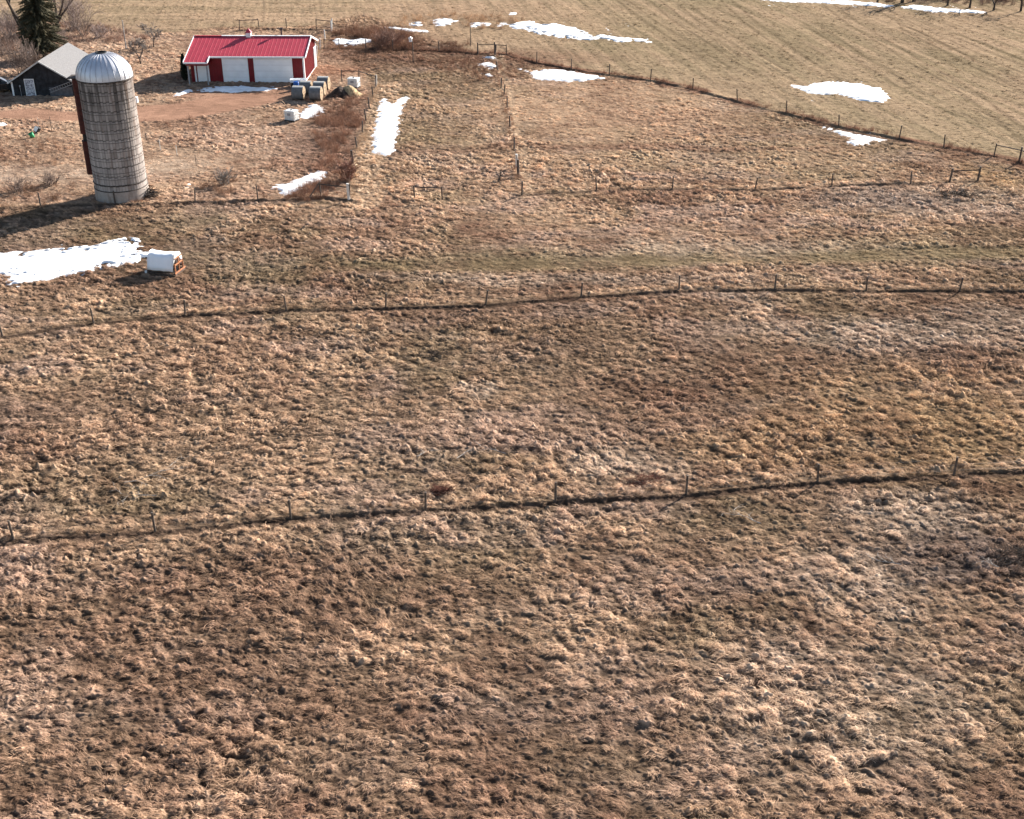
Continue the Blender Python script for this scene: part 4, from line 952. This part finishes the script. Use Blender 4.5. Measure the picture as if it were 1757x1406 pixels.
# brush heap at the silo foot
def twig_heap(name, px, py, rx, ry, h, m_, label, n=90, seed=1, cat='brush pile', tr=.012):
    rn = random.Random(seed); x, y = G(px, py); b = MB()
    for k in range(n):
        a = rn.uniform(0, 6.28); d = rn.random()**.6; p = Vector((rx*d*math.cos(a), ry*d*math.sin(a), h*rn.random()*(1-d*.8)))
        az = rn.uniform(0, 6.28); el = rn.gauss(.15, .35); L = rn.uniform(.3, .9)*max(.5, rx)
        d1 = Vector((math.cos(az)*math.cos(el), math.sin(az)*math.cos(el), math.sin(el)))
        q = p+d1*L*.5; q2 = q+(d1+Vector((rn.gauss(0, .3), rn.gauss(0, .3), rn.gauss(0, .2)))).normalized()*L*.5
        b.tube(p-d1*.1, q, tr, tr*.8, n=4, cap=False); b.tube(q, q2, tr*.8, tr*.4, n=4, cap=False)
    o = b.build(name, m_, None); o.location = (x, y, gz(x, y)); return tag(o, label, cat)
M_darkb = mat('dark_brush', (.045, .032, .026), var=.35, scale=4, rough=1)
M_redb = mat('red_brush', (.13, .05, .032), var=.3, scale=4, rough=1)
twig_heap('brush_pile', 252, 338, 1.0, .7, .9, M_darkb, 'dark brush pile heaped against the silo foot', 260, 3, tr=.022)
twig_heap('brush_pile', 757, 846, .62, .32, .35, M_redb, 'small dark red brush pile above the nearest fence', 320, 4)
twig_heap('brush_pile', 1105, 830, 1.1, .6, .45, M_redb, 'thin reddish weed patch above the nearest fence', 160, 5, tr=.009)
twig_heap('brush_pile', 1748, 962, 1.2, .8, .5, M_darkb, 'dark twiggy brush pile cut by the right frame edge', 210, 6, tr=.011)
twig_heap('brush_pile', 1640, 338, 1.7, .5, .35, M_darkb, 'low dark brush pile below the single brace', 130, 7, tr=.02)
twig_heap('brush_pile', 742, 612, 1.3, .3, .2, M_darkb, 'faint dark streak of shading shaped as twigs in the middle pasture', 110, 8, tr=.01)  # dark shading on the grass, modelled as a line of twigs
twig_heap('brush_pile', 800, 319, .8, .22, .16, M_darkb, 'dark brush lump right of the lone brace in the gateway', 50, 9, tr=.014)
def fallen(px, py, L, az, label, seed):
    rn = random.Random(seed); x, y = G(px, py); b = MB()
    def br(p, a, L, r_, d):
        k = 4
        for i in range(k):
            a += rn.gauss(0, .22); q = p+Vector((math.cos(a), math.sin(a), rn.gauss(.03, .06)))*L/k
            if q.z < .04: q.z = .04
            b.tube(p, q, r_*(1-.2*i), r_*(1-.2*(i+1)), n=5, cap=False)
            if d and rn.random() < .8: br(q, a+rn.choice((-1, 1))*rn.uniform(.4, 1), L*.5, r_*.55, d-1)
            p = q
    br(Vector((0, 0, .1)), az, L, .024, 2); o = b.build('fallen_branch', M_deadw, None); o.location = (x, y, gz(x, y)+.08); return tag(o, label, 'branch', 'fallen branches in the pasture')
fallen(784, 792, 1.4, .4, 'bleached forked branch lying above the small red brush pile', 2)
fallen(716, 792, .8, .6, 'short bright branch lying left of the forked branch', 3)
fallen(868, 783, 1.5, 2.7, 'thin pale branch lying right of the forked branch', 4)
fallen(215, 835, 2.4, .6, 'long branching pale limb lying above the nearest fence at its left part', 5)
fallen(270, 858, 1.8, 2.8, 'pale limb lying close above the third post of the nearest fence', 6)
fallen(1305, 905, 1.6, 2.6, 'pale branch lying below the nearest fence by the green tinged grass', 7)
fallen(1712, 980, .9, 2.5, 'curved pale twig beside the dark brush pile at the frame edge', 8)
fallen(1545, 976, 1.2, 3.0, 'thin straight pale stick on the greyish grass below the leaning post shadow', 9)

# ------------------------------------------------------------------ trees and shrubs
def branchy(b, p, d, L, r_, depth, rn, spread=.6, up=.15, nseg=3, kids=(2, 3), rmin=.02):
    for i in range(nseg):
        d = (d+Vector((rn.gauss(0, .16), rn.gauss(0, .16), rn.gauss(up, .1)))).normalized()
        q = p+d*L/nseg; r1 = max(rmin, r_*(1-.45*(i+1)/nseg)); r0 = max(rmin, r_*(1-.45*i/nseg))
        b.tube(p, q, r0, r1, n=7 if r_ > .08 else (5 if r_ > .03 else 3), cap=False); p = q
        if depth > 0 and i >= (1 if nseg > 2 else 0):
            for _ in range(rn.randint(*kids)):
                a = d.orthogonal().normalized(); a = Matrix.Rotation(rn.uniform(0, 6.28), 3, d) @ a
                branchy(b, p, (d+a*spread*rn.uniform(.7, 1.5)).normalized(), L*rn.uniform(.45, .72), r1*rn.uniform(.45, .7), depth-1, rn, spread, up, nseg, kids, rmin)
def bare_tree(px, py, h, tr, label, seed, depth=4, spread=.65, group=None, twig=None, forks=3, fork=.32, name='bare_tree', lean=(0, 0)):
    rn = random.Random(seed); x, y = G(px, py); rt = empty(name, (x, y, gz(x, y)-.05), 0, label, 'tree', group)
    b = MB(); p = Vector((0, 0, -.3)); d = Vector((lean[0], lean[1], 1)).normalized(); hs = h*fork; pts = []
    for i in range(4):
        q = p+(d+Vector((rn.gauss(0, .06), rn.gauss(0, .06), 0)))*hs/3.4; b.tube(p, q, tr*(1.25-.14*i), tr*(1.25-.14*(i+1)), n=9, cap=False); p = q; pts.append(p)
    b.build('trunk', M_bark, rt)
    c = MB()
    for k in range(forks):
        a = 6.28*k/forks+rn.uniform(-.5, .5); e = rn.uniform(.35, .8)
        branchy(c, pts[-1-(k % 2)], Vector((math.cos(a)*e+lean[0], math.sin(a)*e+lean[1], 1)).normalized(), h*.42, tr*.62, depth-1, rn, spread, .10)
    c.build('crown', twig or M_twig, rt); return rt
bare_tree(44, 88, 12, .30, 'big dark bare tree with forked limbs left of the spruce', 21, 4, .6, forks=3, fork=.26, twig=M_bark)
bare_tree(98, 55, 10, .26, 'dark bare tree with wide twigs right of the spruce', 22, 4, .75, forks=5, fork=.14, twig=mat('dark_twigs', (.10, .075, .066), var=.2))
bare_tree(-10, 62, 11, .25, 'bare tree at the left frame edge with limbs reaching in', 27, 4, .7, forks=4, fork=.2)
bare_tree(241, 111, 2.9, .09, 'small bare fruit tree near the garage shadow', 23, 4, .8, forks=4, twig=M_twigg, group='small bare fruit trees')
bare_tree(264, 82, 2.9, .08, 'small bare fruit tree further from the garage near the field', 24, 4, .8, forks=4, twig=M_twigg, group='small bare fruit trees')
for k, (px, py, h, lab) in enumerate(((1506, 5, 7, 'first far bare tree on the left where the snow drift begins to thin'), (1548, 6, 9, 'thick far bare trunk at the gap between the two snow drifts'), (1568, 3, 9, 'far bare trunk just right of the thick one'), (1625, 11, 7, 'far bare tree standing mid way along the second snow drift'), (1664, 14, 8, 'far bare tree near the tapering end of the snow drift'),
        (1705, 18, 6, 'slender far bare tree just past the end of the snow drift'), (1751, 20, 8, 'far bare tree at the right frame edge'), (1640, -4, 8, 'far bare tree set back behind the second snow drift'))):
    bare_tree(px, py, h*.62, .16 if h < 9 else .26, lab, 40+k, 3, .7, group='bare trees along the far field edge', twig=M_bark)
def shrub(px, py, rx, h, label, seed, m_=None, n=26):
    rn = random.Random(seed); x, y = G(px, py); rt = empty('bare_shrub', (x, y, gz(x, y)), 0, label, 'shrub', 'bare twiggy shrubs')
    b = MB()
    for k in range(n):
        a = rn.uniform(0, 6.28); e = rn.uniform(.1, 1.0)*rx/h
        branchy(b, Vector((rn.gauss(0, rx*.14), rn.gauss(0, rx*.14), -.1)), Vector((math.cos(a)*e, math.sin(a)*e, 1)).normalized(), h*rn.uniform(.5, .85), .028, 2, rn, .5, .06, 3, (1, 2), .013)
    b.build('twigs', m_ or M_twig, rt); return rt
shrub(45, 128, 3.2, 2.9, 'wide brown bare shrub left behind the dark shed', 61, n=75)
shrub(108, 86, 2.2, 2.0, 'bare shrub between the spruce and the shed roof', 62, n=30)
shrub(145, 62, 3.0, 2.0, 'low spreading bare shrub right of the spruce', 63, n=34)
shrub(8, 95, 2.5, 2.4, 'bare shrub at the left frame edge below the big bare tree', 64, n=30)
M_pt = mat('purple_twigs', (.24, .18, .16), var=.2)
shrub(128, 52, 3.4, 3.8, 'tall purplish bare shrub behind the shed beside the wide twigged tree', 71, M_pt, 70)
shrub(18, 66, 3.2, 3.0, 'tall bare shrub at the left edge beside the big forked tree', 72, M_pt, 55)
shrub(172, 66, 2.6, 1.5, 'low pale bare shrub furthest right of the spruce at the field edge', 73, M_pt, 40)
shrub(385, 318, 1.6, 1.2, 'grey bare shrub above the fence right of the silo', 65, M_twigg, 34)
shrub(598, 312, 1.2, 1.5, 'bare shrub against the fence in the red brush', 66, mat('red_twigs', (.17, .07, .045), var=.25), 40)
shrub(665, 82, 3.0, 1.9, 'dense reddish bare shrub behind the birdhouse', 67, mat('reed_twigs', (.22, .12, .085), var=.25), 80)
shrub(30, 330, 1.6, 1.0, 'low bare shrub in the silo shadow', 68, None, 30)
shrub(85, 318, 1.5, .9, 'low bare shrub at the upper edge of the silo shadow', 69, None, 26)
# spruce
def spruce(px, py, h, rad, label, seed):
    rn = random.Random(seed); x, y = G(px, py); rt = empty('spruce_tree', (x, y, -.05), 0, label, 'tree')
    b = MB(); b.tube((0, 0, -.3), (0, 0, h*.96), .22, .03, n=9); b.build('trunk', M_bark, rt)
    c = MB(); z = 1.1
    while z < h*.98:
        f = 1-z/h; L0 = rad*(f**.65)*(1.0 if z > 1.8 else .75); nb = max(5, int(9*f+5))
        for k in range(nb):
            az = rn.uniform(0, 6.28); L = L0*rn.uniform(.55, 1.12); ns = max(3, int(L/.28)); p = Vector((0, 0, z+rn.uniform(-.12, .12))); el = rn.uniform(-.25, .12)
            d = Vector((math.cos(az), math.sin(az), math.tan(el))).normalized()
            for s in range(ns):
                q = p+d*(L/ns); d = (d+Vector((rn.gauss(0, .05), rn.gauss(0, .05), .02 if s > ns*.6 else -.05))).normalized()
                sd = d.cross(Vector((0, 0, 1))).normalized(); wd = .34*(1-.55*s/ns)*min(1, L)
                for sgn in (-1, 1):
                    for j in range(3):
                        o_ = p.lerp(q, (j+.5)/3); tip = o_+sd*sgn*wd*rn.uniform(.6, 1.3)+d*.16+Vector((0, 0, rn.uniform(-.22, .02)))
                        hw_ = .045; c.add([o_-d*hw_, o_+d*hw_, tip+d*.02, tip-d*.02+Vector((0, 0, -.02))], [(0, 1, 2, 3)])
                        t2 = o_+Vector((rn.gauss(0, .05), rn.gauss(0, .05), -rn.uniform(.1, .24))); c.add([o_-d*.04, o_+d*.04, t2+d*.03, t2-d*.03], [(0, 1, 2, 3)])
                p = q
        z += .20
    c.build('crown', M_needle, rt); return rt
spruce(77, 101, 18, 3.3, 'dark green spruce standing behind the shed', 81)
# slim cedar at the garage
rn = random.Random(5); x, y = G(318, 139); rt = empty('cedar_tree', (x, y, -.05), 0, 'slim dark columnar cedar at the garage corner', 'tree')
b = MB(); b.tube((0, 0, -.2), (0, 0, 2.4), .07, .02); b.build('trunk', M_bark, rt); b = MB()
for k in range(1500):
    z = rn.uniform(.1, 2.95); rad = .42*min(1, (z+.25)/.9)*(1-max(0, z-1.2)/1.9)**.8+.03; a = rn.uniform(0, 6.28); q_ = rad*rn.random()**.35
    p = Vector((q_*math.cos(a), q_*math.sin(a), z)); sd = Vector((-math.sin(a), math.cos(a), 0)); up = Vector((math.cos(a)*.35, math.sin(a)*.35, 1)).normalized(); s = rn.uniform(.05, .11)
    b.add([p-sd*s*.5, p+sd*s*.5, p+up*s*2.2+sd*s*.2, p+up*s*2.2-sd*s*.2], [(0, 1, 2, 3)])
b.build('crown', M_cedar, rt)

# ------------------------------------------------------------------ parked car at the left edge
x, y = G(-4, 158); car = empty('parked_car', (x, y, .02), R(-62), 'black parked car with pale windscreen beside the shed at the left edge', 'car')
def hull(prof, w0, w1, name, m_, par, bev=.08):
    b = MB(); n = len(prof)
    v = [(-wq(z, w0, w1), xx, z) for xx, z in prof]+[(wq(z, w0, w1), xx, z) for xx, z in prof]
    f = [tuple(range(n)), tuple(range(2*n-1, n-1, -1))]+[(k, n+k, n+(k+1) % n, (k+1) % n) for k in range(n)]
    b.add(v, f); return b.build(name, m_, par, bevel=bev)
def wq(z, w0, w1): return w0+(w1-w0)*max(0, min(1, (z-.9)/.7))
hull([(-2.3, .35), (2.3, .35), (2.35, .75), (2.2, .95), (1.2, 1.05), (-2.1, 1.08), (-2.35, .8)], .92, .86, 'body', M_carpaint, car)
cab = hull([(1.15, 1.03), (.35, 1.58), (-1.5, 1.6), (-2.1, 1.08)], .86, .68, 'cabin', M_carpaint, car, .05)
b = MB(); b.add([(-.74, 1.13, 1.09), (.74, 1.13, 1.09), (.62, .42, 1.57), (-.62, .42, 1.57)], [(0,1,2,3)]); o = b.build('windscreen', M_windsh, car); s_ = o.modifiers.new('t', 'SOLIDIFY'); s_.thickness = .02; s_.offset = 1
for s in (-1, 1):
    b = MB(); b.box(s*.865-.012, s*.865+.012, -1.4, .5, 1.1, 1.42); o = b.build('side_window', M_glass, car)
    b = MB(); b.box(s*.66-.2, s*.66+.2, 2.28, 2.38, .66, .86); b.build('headlight', M_lamp, car, bevel=.03)
wh = MB(); wh.lathe([(.001, -.1), (.22, -.1), (.32, -.08), (.34, -.04), (.34, .04), (.32, .08), (.22, .1), (.001, .1)], 24); wh = wh.build('wheel', M_tyre, car, smooth=False); wh.rotation_euler = (0, R(90), 0); wh.location = (-.86, 1.45, .34)
for p_ in ((.86, 1.45, .34), (-.86, -1.4, .34), (.86, -1.4, .34)): part_copy(wh, car, p_, (0, R(90), 0))
